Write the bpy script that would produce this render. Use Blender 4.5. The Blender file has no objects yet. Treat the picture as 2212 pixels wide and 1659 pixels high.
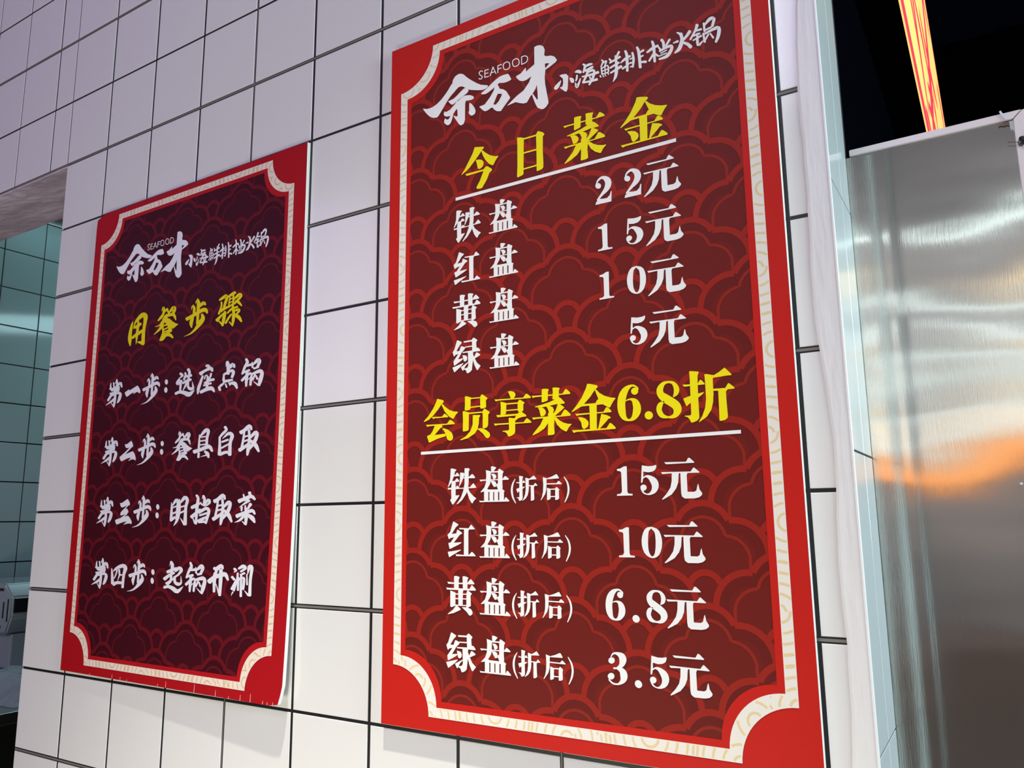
import bpy, bmesh, math, random
from mathutils import Matrix, Vector
random.seed(7)
C = bpy.context.scene.collection
GZ = 1.6            # height of the reference joint of the tiled wall above the floor

# ------------------------------------------------------------------ camera
CAM_POS = (0.77522, -0.87355, 1.57197)
CAM_ROWS = [[0.850378, 0.526062, -0.01079], [-0.098881, 0.139633, -0.985254], [-0.516798, 0.838905, 0.170759]]
FOCAL_PX = 1708.86

cam_d = bpy.data.cameras.new('camera'); cam = bpy.data.objects.new('camera', cam_d); C.objects.link(cam)
rx, ry, rz = [Vector(r) for r in CAM_ROWS]
cam.matrix_world = Matrix(((rx[0], -ry[0], -rz[0], CAM_POS[0]), (rx[1], -ry[1], -rz[1], CAM_POS[1]), (rx[2], -ry[2], -rz[2], CAM_POS[2]), (0, 0, 0, 1)))
cam_d.sensor_width = 36; cam_d.lens = FOCAL_PX * 36 / 2212; cam_d.clip_start = .02
bpy.context.scene.camera = cam

# ------------------------------------------------------------------ world, lights, exposure
sc = bpy.context.scene
sc.view_settings.view_transform = 'Standard'; sc.view_settings.look = 'None'
sc.view_settings.gamma = 1; sc.view_settings.use_curve_mapping = False
sc.view_settings.exposure = 0.0
w = bpy.data.worlds.new('night'); sc.world = w; w.use_nodes = True
w.node_tree.nodes['Background'].inputs[0].default_value = (.0006, .0008, .0018, 1)
w.node_tree.nodes['Background'].inputs[1].default_value = 1

def light(name, kind, loc, target, power, col, **k):
    d = bpy.data.lights.new(name, kind); o = bpy.data.objects.new(name, d); C.objects.link(o)
    o.location = loc; o.rotation_euler = (Vector(target) - Vector(loc)).to_track_quat('-Z', 'Y').to_euler()
    d.energy = power; d.color = col
    for a, v in k.items(): setattr(d, a, v)
    return o
light('downlight', 'SPOT', (.30, -.80, GZ + 2.9), (.10, -.80, GZ - 1.6), 1060, (1, .985, .84), spot_size=math.radians(42), spot_blend=1.0, shadow_soft_size=.035)
light('violet_fill_high', 'AREA', (-.2, -2.8, GZ + 2.5), (-.6, 0, GZ + .3), 38, (.76, .67, 1), shape='RECTANGLE', size=1.6, size_y=1.0)  # added violet fill light, high behind the camera
light('violet_fill_left', 'AREA', (-2.6, -2.2, GZ + 1.2), (-.8, 0, GZ + .3), 8.5, (.62, .42, 1), shape='RECTANGLE', size=1.2, size_y=1.2)  # second violet fill, added at the left to tint the wall
light('low_warm_light', 'AREA', (-.1, -1.0, GZ - 1.05), (-.1, 0, GZ - .2), 10.2, (1, 1, .80), shape='RECTANGLE', size=.7, size_y=.3)  # low warm light that brightens the lower wall; its source is assumed
light('return_face_fill', 'AREA', (3.2, -.55, GZ + .5), (.65, .06, GZ), 85, (.80, .97, 1), shape='RECTANGLE', size=.8, size_y=1.2)  # fill light added so that the return face of the wall end is lit
light('hall_wall_fill', 'AREA', (1.0, -8.6, GZ + 2.6), (1.0, -12, GZ + 2.2), 135, (.98, .96, 1), shape='RECTANGLE', size=3, size_y=2)  # added to brighten the hall wall that the steel mirrors
light('kitchen_lamp', 'AREA', (-1.80, 1.05, GZ + .92), (-2.15, .72, GZ - .25), 3.4, (.55, .9, .97), shape='RECTANGLE', size=.8, size_y=.15)

# ------------------------------------------------------------------ materials
def mat(name, col, rough=.5, metal=0, spec=.5, emit=None, es=0, coat=0, alpha=1):
    m = bpy.data.materials.new(name); m.use_nodes = True
    b = m.node_tree.nodes['Principled BSDF']
    b.inputs['Base Color'].default_value = (*col, 1); b.inputs['Roughness'].default_value = rough
    b.inputs['Metallic'].default_value = metal; b.inputs['Specular IOR Level'].default_value = spec
    b.inputs['Coat Weight'].default_value = coat; b.inputs['Coat Roughness'].default_value = .05
    if emit: b.inputs['Emission Color'].default_value = (*emit, 1); b.inputs['Emission Strength'].default_value = es
    if alpha < 1: b.inputs['Alpha'].default_value = alpha
    return m
def noise_mix(m, a, b_, scale, lo=.35, hi=.65, detail=6, stretch=(1, 1, 1)):
    nt = m.node_tree; bs = nt.nodes['Principled BSDF']
    tc = nt.nodes.new('ShaderNodeTexCoord'); mp = nt.nodes.new('ShaderNodeMapping'); mp.inputs['Scale'].default_value = stretch
    n = nt.nodes.new('ShaderNodeTexNoise'); n.inputs['Scale'].default_value = scale; n.inputs['Detail'].default_value = detail
    r = nt.nodes.new('ShaderNodeValToRGB'); r.color_ramp.elements[0].position = lo; r.color_ramp.elements[1].position = hi
    r.color_ramp.elements[0].color = (*a, 1); r.color_ramp.elements[1].color = (*b_, 1)
    nt.links.new(tc.outputs['Object'], mp.inputs[0]); nt.links.new(mp.outputs[0], n.inputs['Vector']); nt.links.new(n.outputs[0], r.inputs[0]); nt.links.new(r.outputs[0], bs.inputs['Base Color'])
    return n
def bump(m, scale, strength, dist=.001, stretch=(1, 1, 1), detail=4, geo=False):
    nt = m.node_tree; bs = nt.nodes['Principled BSDF']
    tc = nt.nodes.new('ShaderNodeTexCoord'); mp = nt.nodes.new('ShaderNodeMapping'); mp.inputs['Scale'].default_value = stretch
    n = nt.nodes.new('ShaderNodeTexNoise'); n.inputs['Scale'].default_value = scale; n.inputs['Detail'].default_value = detail
    bp = nt.nodes.new('ShaderNodeBump'); bp.inputs['Strength'].default_value = strength; bp.inputs['Distance'].default_value = dist
    if geo: nt.links.new(nt.nodes.new('ShaderNodeNewGeometry').outputs['Position'], mp.inputs[0])
    else: nt.links.new(tc.outputs['Object'], mp.inputs[0])
    nt.links.new(mp.outputs[0], n.inputs['Vector']); nt.links.new(n.outputs[0], bp.inputs['Height']); nt.links.new(bp.outputs[0], bs.inputs['Normal'])
M = {}
M['tile'] = mat('white_glazed_tile', (.74, .735, .73), .13); bump(M['tile'], 9, .25, .0012, geo=True)
M['black_grout'] = mat('black_grout', (.008, .008, .009), .45)
M['grey_grout'] = mat('grey_grout', (.17, .155, .14), .55); bump(M['grey_grout'], 250, .6, .0006)
M['brown_grout'] = mat('brown_grout', (.10, .075, .07), .7)
M['plaster'] = mat('rough_plaster', (.3, .27, .28), .9); noise_mix(M['plaster'], (.54, .43, .55), (.78, .66, .79), 6, stretch=(1, 5, 5)); bump(M['plaster'], 18, 1, .006, stretch=(1, 3, 3))
M['paint'] = mat('white_wall_paint', (.78, .77, .77), .38); bump(M['paint'], 30, .8, .0015, stretch=(2.5, 1, .35), geo=True)
M['bead'] = mat('white_corner_bead', (.85, .87, .88), .3)
M['return_tile'] = mat('pale_grey_glazed_tile', (.66, .74, .77), .12, spec=.35)
M['dark_joint'] = mat('dark_joint', (.03, .03, .04), .6)
M['foam'] = mat('white_foam_board', (.83, .83, .8), .6)
# poster prints
for k, c in dict(big_red=(.52, .014, .009), big_cream=(.80, .76, .70), big_inner=(.52, .014, .009), big_dark=(.145, .012, .009), big_band=(.128, .011, .0085), big_line=(.29, .017, .010), big_thin=(.25, .018, .011), big_swirl=(.76, .60, .33),
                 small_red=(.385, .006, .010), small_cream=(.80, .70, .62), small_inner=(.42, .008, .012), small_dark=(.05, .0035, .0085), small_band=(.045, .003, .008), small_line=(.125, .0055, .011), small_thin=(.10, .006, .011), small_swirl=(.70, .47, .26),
                 white=(.84, .84, .84), yellow=(.86, .74, .006), small_white=(.80, .79, .86), small_yellow=(.80, .66, .004)).items():
    M[k] = mat('print_' + k, c, .5, spec=.14)
# brushed stainless steel
st = M['steel'] = mat('brushed_stainless_steel', (.62, .64, .59), .135, metal=1)
nt = st.node_tree; bs = nt.nodes['Principled BSDF']; bs.inputs['Anisotropic'].default_value = .9
tg = nt.nodes.new('ShaderNodeCombineXYZ'); tg.inputs[0].default_value = 1; nt.links.new(tg.outputs[0], bs.inputs['Tangent'])
tc = nt.nodes.new('ShaderNodeTexCoord')
def nz(sc_, st_, det=3, dist=0):
    mp = nt.nodes.new('ShaderNodeMapping'); mp.inputs['Scale'].default_value = st_; n = nt.nodes.new('ShaderNodeTexNoise')
    n.inputs['Scale'].default_value = sc_; n.inputs['Detail'].default_value = det
    nt.links.new(tc.outputs['Object'], mp.inputs[0]); nt.links.new(mp.outputs[0], n.inputs['Vector']); return n
grain = nz(900, (1, 1, .05), 4); wav = nz(5.5, (.45, 1, 1.5), 2)
b1 = nt.nodes.new('ShaderNodeBump'); b1.inputs['Strength'].default_value = .16; b1.inputs['Distance'].default_value = .0004
b2 = nt.nodes.new('ShaderNodeBump'); b2.inputs['Strength'].default_value = .35; b2.inputs['Distance'].default_value = .004
nt.links.new(wav.outputs[0], b2.inputs['Height']); nt.links.new(b2.outputs[0], b1.inputs['Normal']); nt.links.new(grain.outputs[0], b1.inputs['Height']); nt.links.new(b1.outputs[0], bs.inputs['Normal'])
M['steel_rim'] = mat('satin_steel_rim', (.72, .64, .64), .45, metal=.25)
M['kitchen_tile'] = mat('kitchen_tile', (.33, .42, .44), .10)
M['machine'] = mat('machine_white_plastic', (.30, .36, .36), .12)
M['black_plastic'] = mat('black_plastic', (.006, .006, .007), .3)
M['screen'] = mat('dark_screen_glass', (.01, .013, .015), .12)
M['counter'] = mat('stainless_counter', (.5, .5, .5), .3, metal=1)
M['film'] = mat('clear_plastic_film', (.5, .58, .58), .15, alpha=.55); bump(M['film'], 14, 1, .02)
M['dark_wall'] = mat('dark_navy_wall', (.0012, .0016, .003), 1, spec=0)
M['dark_floor'] = mat('dark_floor', (.30, .24, .24), .6)
M['cabinet'] = mat('black_cabinet', (.004, .004, .004), .5)
M['hall_wall'] = mat('hall_wall', (.60, .57, .60), .8)
M['sign_yellow'] = mat('backlit_sign_yellow', (.8, .5, .15), .4, emit=(1, .56, .17), es=1.25)
M['sign_red'] = mat('backlit_sign_red', (.6, .03, .05), .4, emit=(.80, .05, .10), es=.95)
M['sign_body'] = mat('sign_box_metal', (.0012, .0016, .003), 1, spec=0)
M['tube'] = mat('cool_streak_tube', (1, 1, 1), .4, emit=(.84, .95, 1), es=2.6)
M['warm_tube'] = mat('warm_streak_tube', (1, .8, .5), .4, emit=(1, .72, .42), es=3)
M['orange_strip'] = mat('orange_glow_strip', (1, .4, .1), .4, emit=(1, .33, .08), es=1.25)
M['fixture'] = mat('white_fixture', (.7, .7, .7), .5)

# ------------------------------------------------------------------ mesh helpers
def mesh_obj(name, verts, faces, m, parent=None, smooth=False, local=None):
    if parent is not None and local is None: local = parent.location
    if local is not None: verts = [(v[0] - local[0], v[1] - local[1], v[2] - local[2]) for v in verts]
    me = bpy.data.meshes.new(name); me.from_pydata([tuple(v) for v in verts], [], faces); me.update()
    me.materials.append(m)
    if smooth:
        for p in me.polygons: p.use_smooth = True
    o = bpy.data.objects.new(name, me); C.objects.link(o)
    if parent is not None: o.parent = parent
    return o
def boxv(x0, x1, y0, y1, z0, z1):
    v = [(x, y, z) for x in (x0, x1) for y in (y0, y1) for z in (z0, z1)]
    f = [(0, 1, 3, 2), (4, 6, 7, 5), (0, 4, 5, 1), (2, 3, 7, 6), (0, 2, 6, 4), (1, 5, 7, 3)]
    return v, f
def box(name, x0, x1, y0, y1, z0, z1, m, parent=None, bevel=0, seg=1):
    v, f = boxv(x0, x1, y0, y1, z0, z1)
    o = mesh_obj(name, v, f, m, parent)
    if bevel:
        bm = bmesh.new(); bm.from_mesh(o.data); bmesh.ops.bevel(bm, geom=bm.edges[:], offset=bevel, segments=seg, affect='EDGES', profile=.5); bm.to_mesh(o.data); bm.free()
    return o
def boxes(name, bl, m, parent=None):
    V = []; F = []
    for b in bl:
        v, f = boxv(*b); F += [tuple(i + len(V) for i in q) for q in f]; V += v
    return mesh_obj(name, V, F, m, parent)
def root(name, loc, label, cat, group=None):
    o = bpy.data.objects.new(name, None); o.empty_display_size = .05; C.objects.link(o); o.location = loc
    o['label'] = label; o['category'] = cat
    if group: o['group'] = group
    return o
def structure(o): o['kind'] = 'structure'; return o
def tube(name, pts, r, m, parent=None, n=10):
    V = []; F = []
    P = [Vector(p) for p in pts]
    for i, p in enumerate(P):
        d = (P[min(i + 1, len(P) - 1)] - P[max(i - 1, 0)]).normalized()
        a = d.orthogonal().normalized(); b = d.cross(a)
        for k in range(n):
            t = 2 * math.pi * k / n; V.append(p + (a * math.cos(t) + b * math.sin(t)) * r)
    for i in range(len(P) - 1):
        for k in range(n): F.append((i * n + k, i * n + (k + 1) % n, (i + 1) * n + (k + 1) % n, (i + 1) * n + k))
    F.append(tuple(range(n))[::-1]); F.append(tuple(range((len(P) - 1) * n, len(P) * n)))
    return mesh_obj(name, V, F, m, parent, smooth=True)

# ------------------------------------------------------------------ the tiled wall
T = .15; WX1 = .647
wall = structure(boxes('wall_back', [(-.8935, WX1 - .004, .0009, .157, 0, 3.1), (-2.6, -.8935, .0009, .157, GZ + .752, 3.1)], M['black_grout']))
def tile_mesh(wd, ht, bev=.0008, dp=.009):
    bm = bmesh.new()
    v, f = boxv(-wd / 2, wd / 2, 0, dp, -ht / 2, ht / 2)
    vs = [bm.verts.new(p) for p in v]
    for q in f: bm.faces.new([vs[i] for i in q])
    fe = [e for e in bm.edges if all(abs(p.co.y) < 1e-6 for p in e.verts)]
    bmesh.ops.bevel(bm, geom=fe, offset=bev, segments=2, affect='EDGES', profile=.6)
    me = bpy.data.meshes.new('tile'); bm.to_mesh(me); bm.free(); me.materials.append(M['tile'])
    for p in me.polygons: p.use_smooth = False
    return me
cache = {}
def tile(x0, x1, z0, z1, parent, m=None, yoff=0):
    key = (round(x1 - x0, 4), round(z1 - z0, 4), m)
    if key not in cache:
        cache[key] = tile_mesh(x1 - x0, z1 - z0)
        if m: cache[key].materials[0] = M[m]
    o = bpy.data.objects.new('tile', cache[key]); C.objects.link(o); o.parent = parent
    o.location = ((x0 + x1) / 2, yoff + random.uniform(-.0002, .0002), (z0 + z1) / 2)
    o.rotation_euler = (random.uniform(-1, 1) * .0013, 0, random.uniform(-1, 1) * .0013)
    return o
rows = list(range(-10, 10))                 # joints at GZ + k*T ; even-numbered joint rows carry grey grout
JV = .0026; JH = .0022; JR = .0034          # half widths: vertical, black horizontal, grouted horizontal
def zb(k, side):                            # edge of the tile beside horizontal joint k
    real = (k % 2) == 1                     # every second joint is a true, grey-grouted joint
    return GZ + k * T + side * (JR if real else JH)
# columns of the main wall (x edges); joint at -.9 is a brown filled cut, -.3 and .3 true joints
cols = [(-.8985, -.75 - JV)] + [(-.75 + T * i + JV, -.75 + T * (i + 1) - JV) for i in range(9)] + [(.6018, WX1 - .001)]
for k in rows:
    for (a, b) in cols:
        tile(a, b, zb(k, 1), zb(k + 1, -1), wall)
    if k >= 5:
        for (a, b) in [(-.9675, -.9012), (-1.1195, -.9725), (-1.2695, -1.1235), (-1.4195, -1.2735), (-1.5695, -1.4235), (-1.7195, -1.5735)]:
            tile(a, b, zb(k, 1), zb(k + 1, -1), wall)
for k in rows:
    if k % 2 == 1:
        x0 = -.8985 if k < 5 else -1.73
        box('grout_strip', x0, WX1 - .002, .0002, .006, GZ + k * T - .0015, GZ + k * T + .0015, M['grey_grout'], wall)
for x in (-.3, .3): box('grout_strip', x - .0008, x + .0008, .0003, .006, .1, 3.1, M['grey_grout'], wall)
box('grout_strip', -.9010, -.8988, .0003, .006, GZ + .752, 3.1, M['brown_grout'], wall)
# plastered underside and inner jamb of the pass-through
def rough_slab(name, x0, x1, y0, y1, z0, z1, m, amp, nx, ny):
    V = []; F = []
    for j in range(ny + 1):
        for i in range(nx + 1):
            e = amp * (random.random() - .5)
            V.append((x0 + (x1 - x0) * i / nx, y0 + (y1 - y0) * j / ny + (e * .6 if j == ny else 0), z0 + e * (.3 if j == 0 else 1)))
    n = len(V)
    for v in V[:n]: V.append((v[0], v[1], z1))
    for j in range(ny):
        for i in range(nx):
            a = j * (nx + 1) + i; F.append((a, a + nx + 1, a + nx + 2, a + 1)); F.append((n + a, n + a + 1, n + a + nx + 2, n + a + nx + 1))
    for i in range(nx):
        F.append((i, i + 1, n + i + 1, n + i)); a = ny * (nx + 1) + i; F.append((a, n + a, n + a + 1, a + 1))
    return mesh_obj(name, V, F, m, None)
structure(rough_slab('trim_1', -2.4, -.8985, .0015, .158, GZ + .7455, GZ + .7518, M['plaster'], .004, 60, 14))
structure(box('trim_2', -.8985, -.8935, .009, .158, 0, GZ + .745, M['plaster']))
# white painted band over the last tiles at the corner, irregular left edge
V = []; F = []; n = 150
for i in range(n + 1):
    z = 3.1 * i / n
    e = .0035 * math.sin(z * 9) + .0022 * math.sin(z * 23 + 1) + random.uniform(-.0006, .0006)
    V += [(.6235 + e, -.0002, z), (.6262 + e, -.0017, z), (WX1 - .0012, -.0017, z), (WX1 - .0005, -.0002, z)]
for i in range(n):
    for k in range(3): F.append((i * 4 + k, i * 4 + k + 1, i * 4 + k + 5, i * 4 + k + 4))
structure(mesh_obj('trim_3', V, F, M['paint']))
structure(box('trim_4', WX1 - .0018, WX1 + .0006, -.0022, .0012, 0, 3.1, M['bead'], None, .0005))
# the return face of the wall end: glazed tiles in two strips
ret = structure(box('wall_right', WX1 - .004, WX1 - .001, .0012, .150, 0, 3.1, M['dark_joint']))
def return_tile(y0, y1, z0, z1):
    o = box('tile', WX1 - .002, WX1 + .0004, y0, y1, z0, z1, M['return_tile'], ret, .0004); return o
zj = [GZ - 1.455, GZ - 1.157, GZ - .856, GZ - .556, GZ - .257, GZ + .040, GZ + .338, GZ + .636, GZ + .934, GZ + 1.232, 3.1]
for a, b in zip(zj[:-1], zj[1:]):
    return_tile(.0015, .0690, a + .0011, b - .0011); return_tile(.0706, .1285, a + .0011, b - .0011)

# ------------------------------------------------------------------ posters
G = {
 '今': 'p-82 322 69 288 74 268 43 249 17 214 -78 119 -173 33 -236 -7 -311 -42 -313 -34 -257 26 -172 153 -119 232;p40 250 99 192 181 129 262 94 311 87 313 79 272 37 231 -25 211 -26 160 7 99 82 58 157 32 233;p-65 123 -5 116 42 97 70 58 62 9 31 -19 -5 -28 -28 -13 -38 26 -49 75;p-244 -44 67 -49 108 -14 139 -24 205 -78 208 -99 164 -126 122 -216 40 -322 -27 -318 -53 -302 -53 -286 4 -205 67 -74 -220 -77',
 '日': 'p-211 288 -162 280 -99 253 -104 230 -116 -264 -136 -277 -204 -291 -219 -279 -210 -126 -207 187;p89 252 114 291 142 283 198 250 219 222 193 192 188 -9 194 -186 190 -250 169 -266 103 -278 89 -268 91 -27;p-104 252 94 250 94 228 -106 229;p-114 48 95 44 94 23 -114 26;p-117 -183 93 -182 93 -203 -117 -204',
 '菜': 'p-304 234 -277 232 177 221 219 275 226 279 247 269 290 229 295 217 291 206 -251 211 -283 203;p-141 308 -124 311 -73 310 -35 299 -34 288 -46 269 -49 178 -53 149 -77 141 -137 130 -147 136 -143 236;p25 313 62 315 132 302 135 292 123 265 120 182 128 169 88 146 27 159 22 167 29 255;p128 173 151 162 209 100 206 88 133 84 86 90 -24 76 -143 64 -243 73 -253 79 -247 85 -158 99 -38 122 57 152;p-207 64 -151 64 -112 48 -85 10 -84 -17 -107 -49 -151 -60 -166 -48 -176 -7 -186 34;p-79 76 -24 76 23 55 43 15 28 -22 51 -40 51 -55 -43 -29 -38 0 -53 39;p106 92 148 76 197 41 197 29 165 7 50 -69 24 -40 68 8;p-301 -60 -272 -62 145 -67 198 4 207 8 233 -4 286 -53 293 -68 288 -81 -243 -84 -278 -93;p-50 -20 51 -49 49 -103 39 -187 46 -286 43 -304 19 -313 -51 -315 -60 -307 -52 -200 -52 -124;p-123 -82 -48 -80 -50 -151 -111 -222 -208 -272 -289 -299 -297 -291 -247 -239 -173 -167;p42 -97 69 -82 126 -132 187 -165 255 -185 300 -188 304 -195 261 -232 229 -282 213 -282 146 -245 86 -184',
 '金': 'p-77 309 -29 302 64 275 72 257 62 242 36 228 -36 137 -131 51 -165 24 -304 -39 -312 -37 -308 -27 -238 42 -161 137 -97 251;p37 235 95 174 165 131 242 104 310 92 313 83 281 48 236 -21 225 -25 180 -1 132 28 53 26 33 50 63 92 78 95 58 145 32 211;p-135 52 47 49 140 47 139 26 -165 23;p-259 -64 -233 -66 141 -70 182 -16 189 -13 209 -22 248 -61 253 -73 249 -83 -208 -86 -239 -95;p-56 40 50 38 48 -100 43 -286 -54 -285 -52 -71;p-222 -110 -163 -118 -113 -137 -75 -177 -71 -211 -88 -246 -133 -270 -154 -264 -168 -235 -177 -181 -201 -145;p112 -93 196 -119 237 -143 238 -158 208 -164 179 -195 90 -274 61 -287 87 -183;p-313 -271 -281 -274 176 -280 223 -221 230 -217 253 -228 298 -272 304 -285 300 -297 -250 -299 -289 -309',
 '会': 'p-60 299 39 270 53 258 48 241 22 225 -41 150 -130 67 -202 18 -279 -7 -291 -1 -284 9 -212 69 -131 165 -77 255;p22 228 75 177 146 127 216 100 286 91 291 81 251 47 221 3 204 0 146 34 67 112 17 203;p-153 52 -123 50 23 44 59 79 65 81 84 74 124 44 129 36 126 28 -93 31 -129 23;p-253 -49 -221 -51 108 -59 152 -13 160 -10 184 -19 232 -55 239 -66 235 -75 -188 -72 -227 -80;p-100 -74 28 -72 30 -101 -3 -113 -101 -201 86 -194 90 -227 -56 -257 -186 -299 -199 -296 -232 -213 -227 -206 -173 -188 -137 -147;p23 -122 59 -119 130 -144 191 -191 213 -242 200 -284 165 -296 139 -290 112 -271 95 -220 81 -187 50 -145',
 '员': 'p-162 295 -126 292 -53 267 -54 251 -68 242 -71 111 -109 100 -152 100 -165 108 -161 189;p86 263 107 296 128 292 201 241 199 228 178 213 180 118 144 107 102 105 87 115;p-71 265 90 263 90 247 -71 250;p-75 146 90 148 90 132 -75 129;p-198 93 -169 94 -92 70 -97 49 -101 -165 -127 -176 -182 -180 -197 -173 -193 -35;p123 67 148 101 165 98 236 50 233 37 214 21 211 -121 192 -151 138 -165 124 -157 127 -25;p-101 67 127 66 127 49 -101 48;p-33 30 77 23 89 13 68 -13 64 -90 42 -165 0 -218 -110 -274 -229 -295 -242 -288 -152 -250 -76 -185 -37 -103;p34 -157 101 -155 175 -181 233 -226 242 -262 224 -288 195 -296 171 -281 125 -226 76 -188',
 '享': 'p-63 294 -14 296 33 278 53 249 48 222 24 196 -20 193 -31 229;p-273 207 -245 205 167 193 208 237 215 240 235 231 278 197 284 186 280 177 -217 186 -251 179;p-179 168 -145 163 -81 140 -89 117 -94 7 -114 -3 -163 -8 -179 0 -174 90;p83 136 107 170 127 167 188 127 185 119 169 105 168 27 148 12 97 9 84 34;p-93 141 87 137 87 121 -93 122;p-98 54 90 52 89 37 -98 38;p-246 -3 77 -10 101 5 140 12 210 -37 210 -54 155 -57 92 -69 44 -99 29 -71 61 -32 -212 -33 -228 -32;p-55 -56 -35 -53 45 -68 42 -234 34 -261 -6 -285 -46 -296 -66 -292 -85 -253 -117 -232 -149 -225 -150 -216 -61 -215 -49 -201 -52 -126;p-286 -112 -257 -114 170 -126 210 -82 217 -79 238 -88 280 -122 286 -132 282 -141 -227 -134 -263 -142',
 '6': 'b93 128 85 136 103 124 79 146 113 125 80 155 119 136 92 161 127 150 102 164 127 169 106 164 115 184 101 171 99 198 87 181 82 209 72 188 65 216 61 191 47 218 50 192 27 218 37 188 2 215 23 177 -26 208 9 162 -54 195 -2 145 -79 176 -12 127 -101 152 -20 106 -120 123 -28 84 -134 89 -35 58 -144 52 -42 29 -149 13 -47 -1 -151 -27 -48 -32 -148 -68 -47 -65 -140 -106 -45 -94 -127 -139 -44 -120 -108 -169 -42 -142 -85 -193 -38 -160 -58 -208 -32 -174 -31 -215 -20 -187 -7 -218 -6 -192 17 -218 9 -189 44 -216 21 -178 71 -206 30 -164 96 -188 37 -147 119 -165 42 -125 137 -139 46 -105 147 -110 49 -88 151 -80 51 -71 149 -50 52 -56 141 -21 50 -40 127 7 47 -23 108 30 45 -9 84 46 44 2 59 53 38 16 37 55 29 26 18 54 18 32 0 51 4 33 -14 47 -9 32 -26 42 -20 30 -36 36 -30 26 -45 31 -40 22 -46 28 -42 22 -46 26 -44 24;p123 130 120 115 110 102 97 94 81 91 64 94 49 103 39 115 33 131 34 146 40 160 52 171 67 177 84 176 100 171 113 160 121 146',
 'dot': 'p51 -4 47 -21 36 -35 21 -45 3 -49 -16 -46 -33 -36 -45 -22 -51 -5 -51 13 -43 30 -30 42 -12 49 7 49 25 42 39 30 49 14',
 '8': 'b58 26 56 28 62 24 54 31 65 25 55 34 83 31 61 52 102 39 66 67 119 55 68 80 130 76 69 93 135 102 70 108 133 129 69 120 121 157 67 137 103 181 61 156 81 201 53 171 56 213 43 182 31 218 26 190 8 219 8 193 -17 220 -11 191 -43 219 -29 184 -70 211 -41 173 -95 195 -50 157 -118 173 -57 137 -135 147 -60 121 -142 116 -60 109 -140 85 -58 98 -130 53 -54 89 -112 24 -44 81 -91 -1 -26 71 -68 -22 -5 58 -41 -42 17 43 -14 -59 44 25 8 -74 70 7 27 -88 93 -11 40 -100 116 -31 47 -107 136 -57 50 -113 149 -88 53 -119 153 -119 55 -125 147 -150 56 -138 130 -176 53 -155 107 -199 48 -169 78 -215 35 -180 47 -220 14 -189 16 -219 -11 -191 -12 -215 -35 -183 -42 -214 -57 -169 -75 -211 -69 -156 -108 -198 -76 -142 -132 -171 -84 -124 -146 -141 -87 -108 -153 -110 -86 -95 -151 -80 -81 -80 -141 -53 -76 -67 -125 -31 -73 -55 -103 -18 -64 -40 -80 -14 -52 -24 -60 -12 -51 -21 -57 -13 -52 -18 -54 -15',
 '折': 'p-211 296 -194 299 -105 283 -99 273 -115 241 -118 157 -120 -11 -118 -219 -121 -249 -148 -277 -203 -294 -217 -290 -232 -254 -255 -228 -288 -216 -285 -208 -227 -210 -211 -198 -209 -71 -209 125 -208 227;p-297 151 -208 147 -119 147 -89 188 -73 183 -36 138 -41 129 -113 129 -209 127 -275 125 -282 129;p-293 -9 -215 14 -118 32 -53 43 -52 36 -78 12 -120 -15 -213 -70 -241 -85 -256 -102 -262 -100 -294 -19;p-35 246 -5 244 72 223 130 252 196 295 205 290 273 213 266 203 214 203 60 194 57 132 58 12 48 -80 24 -164 -31 -239 -118 -293 -127 -291 -84 -228 -46 -138 -30 -33 -31 141;p53 69 193 66 228 115 241 114 297 62 293 49 221 48 200 25 112 42 52 47;p113 57 201 48 199 -47 206 -251 199 -273 172 -291 126 -299 109 -293 112 -138',
 '铁': 'p-183 237 -151 239 -91 222 -88 214 -111 195 -125 143 -165 59 -217 -4 -230 -5 -215 29 -190 101;p-130 151 -104 154 -81 180 -66 177 -38 143 -38 134 -135 131;p-175 72 -115 72 -85 105 -71 103 -41 71 -41 61 -100 57 -170 56;p-165 67 -100 65 -100 -121 -46 -119 -38 -124 -75 -168 -140 -239 -155 -237 -190 -181 -170 -158 -173 -29;p-232 -19 -95 -14 -80 8 -67 6 -38 -17 -38 -37 -225 -40;p-26 179 33 173 46 152 23 101 -6 46 -36 -1 -46 -3 -31 63;p9 113 112 115 165 153 185 143 215 108 209 97 9 100;p-36 -25 131 -18 184 30 194 27 232 -22 227 -31 -36 -36;p45 232 102 234 131 218 112 185 111 42 97 -61 62 -116 4 -186 -70 -238 -82 -233 -16 -154 23 -67 45 28;p97 -21 131 -86 189 -139 227 -163 230 -171 193 -198 174 -231 159 -227 121 -173 87 -85',
 '盘': 'p-44 228 -13 230 35 214 35 206 -4 165 -42 166;p-124 186 -47 167 -48 45 -62 -1 -105 -59 -81 -67 -82 -87 -148 -89 -195 -99 -213 -99 -148 -38 -123 24 -118 118;p-52 164 66 166 66 149 -52 147;p63 162 75 193 94 190 147 159 146 145 135 128 129 15 133 -62 68 -72 36 -12 55 -5 62 18;p-42 135 9 133 37 108 37 81 9 63 -10 66 -19 99;p-225 65 -199 64 132 60 165 95 171 97 188 91 223 64 228 56 225 49 -174 47 -205 40;p-52 45 4 42 36 19 30 -12 36 -32 3 -39 -25 -3;p27 -4 64 6 133 -39 119 -77 64 -72 41 -24;p-150 -89 -105 -61 -82 -68 73 -70 115 -58 165 -94 156 -105 -150 -97;p-153 -85 -86 -87 -87 -215 -153 -214;p-69 -87 -11 -89 -12 -217 -70 -216;p5 -89 64 -91 63 -219 4 -217;p83 -88 153 -97 152 -221 82 -219;p-232 -206 -206 -210 155 -209 173 -175 187 -174 232 -215 230 -228 -196 -226 -215 -230',
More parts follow.
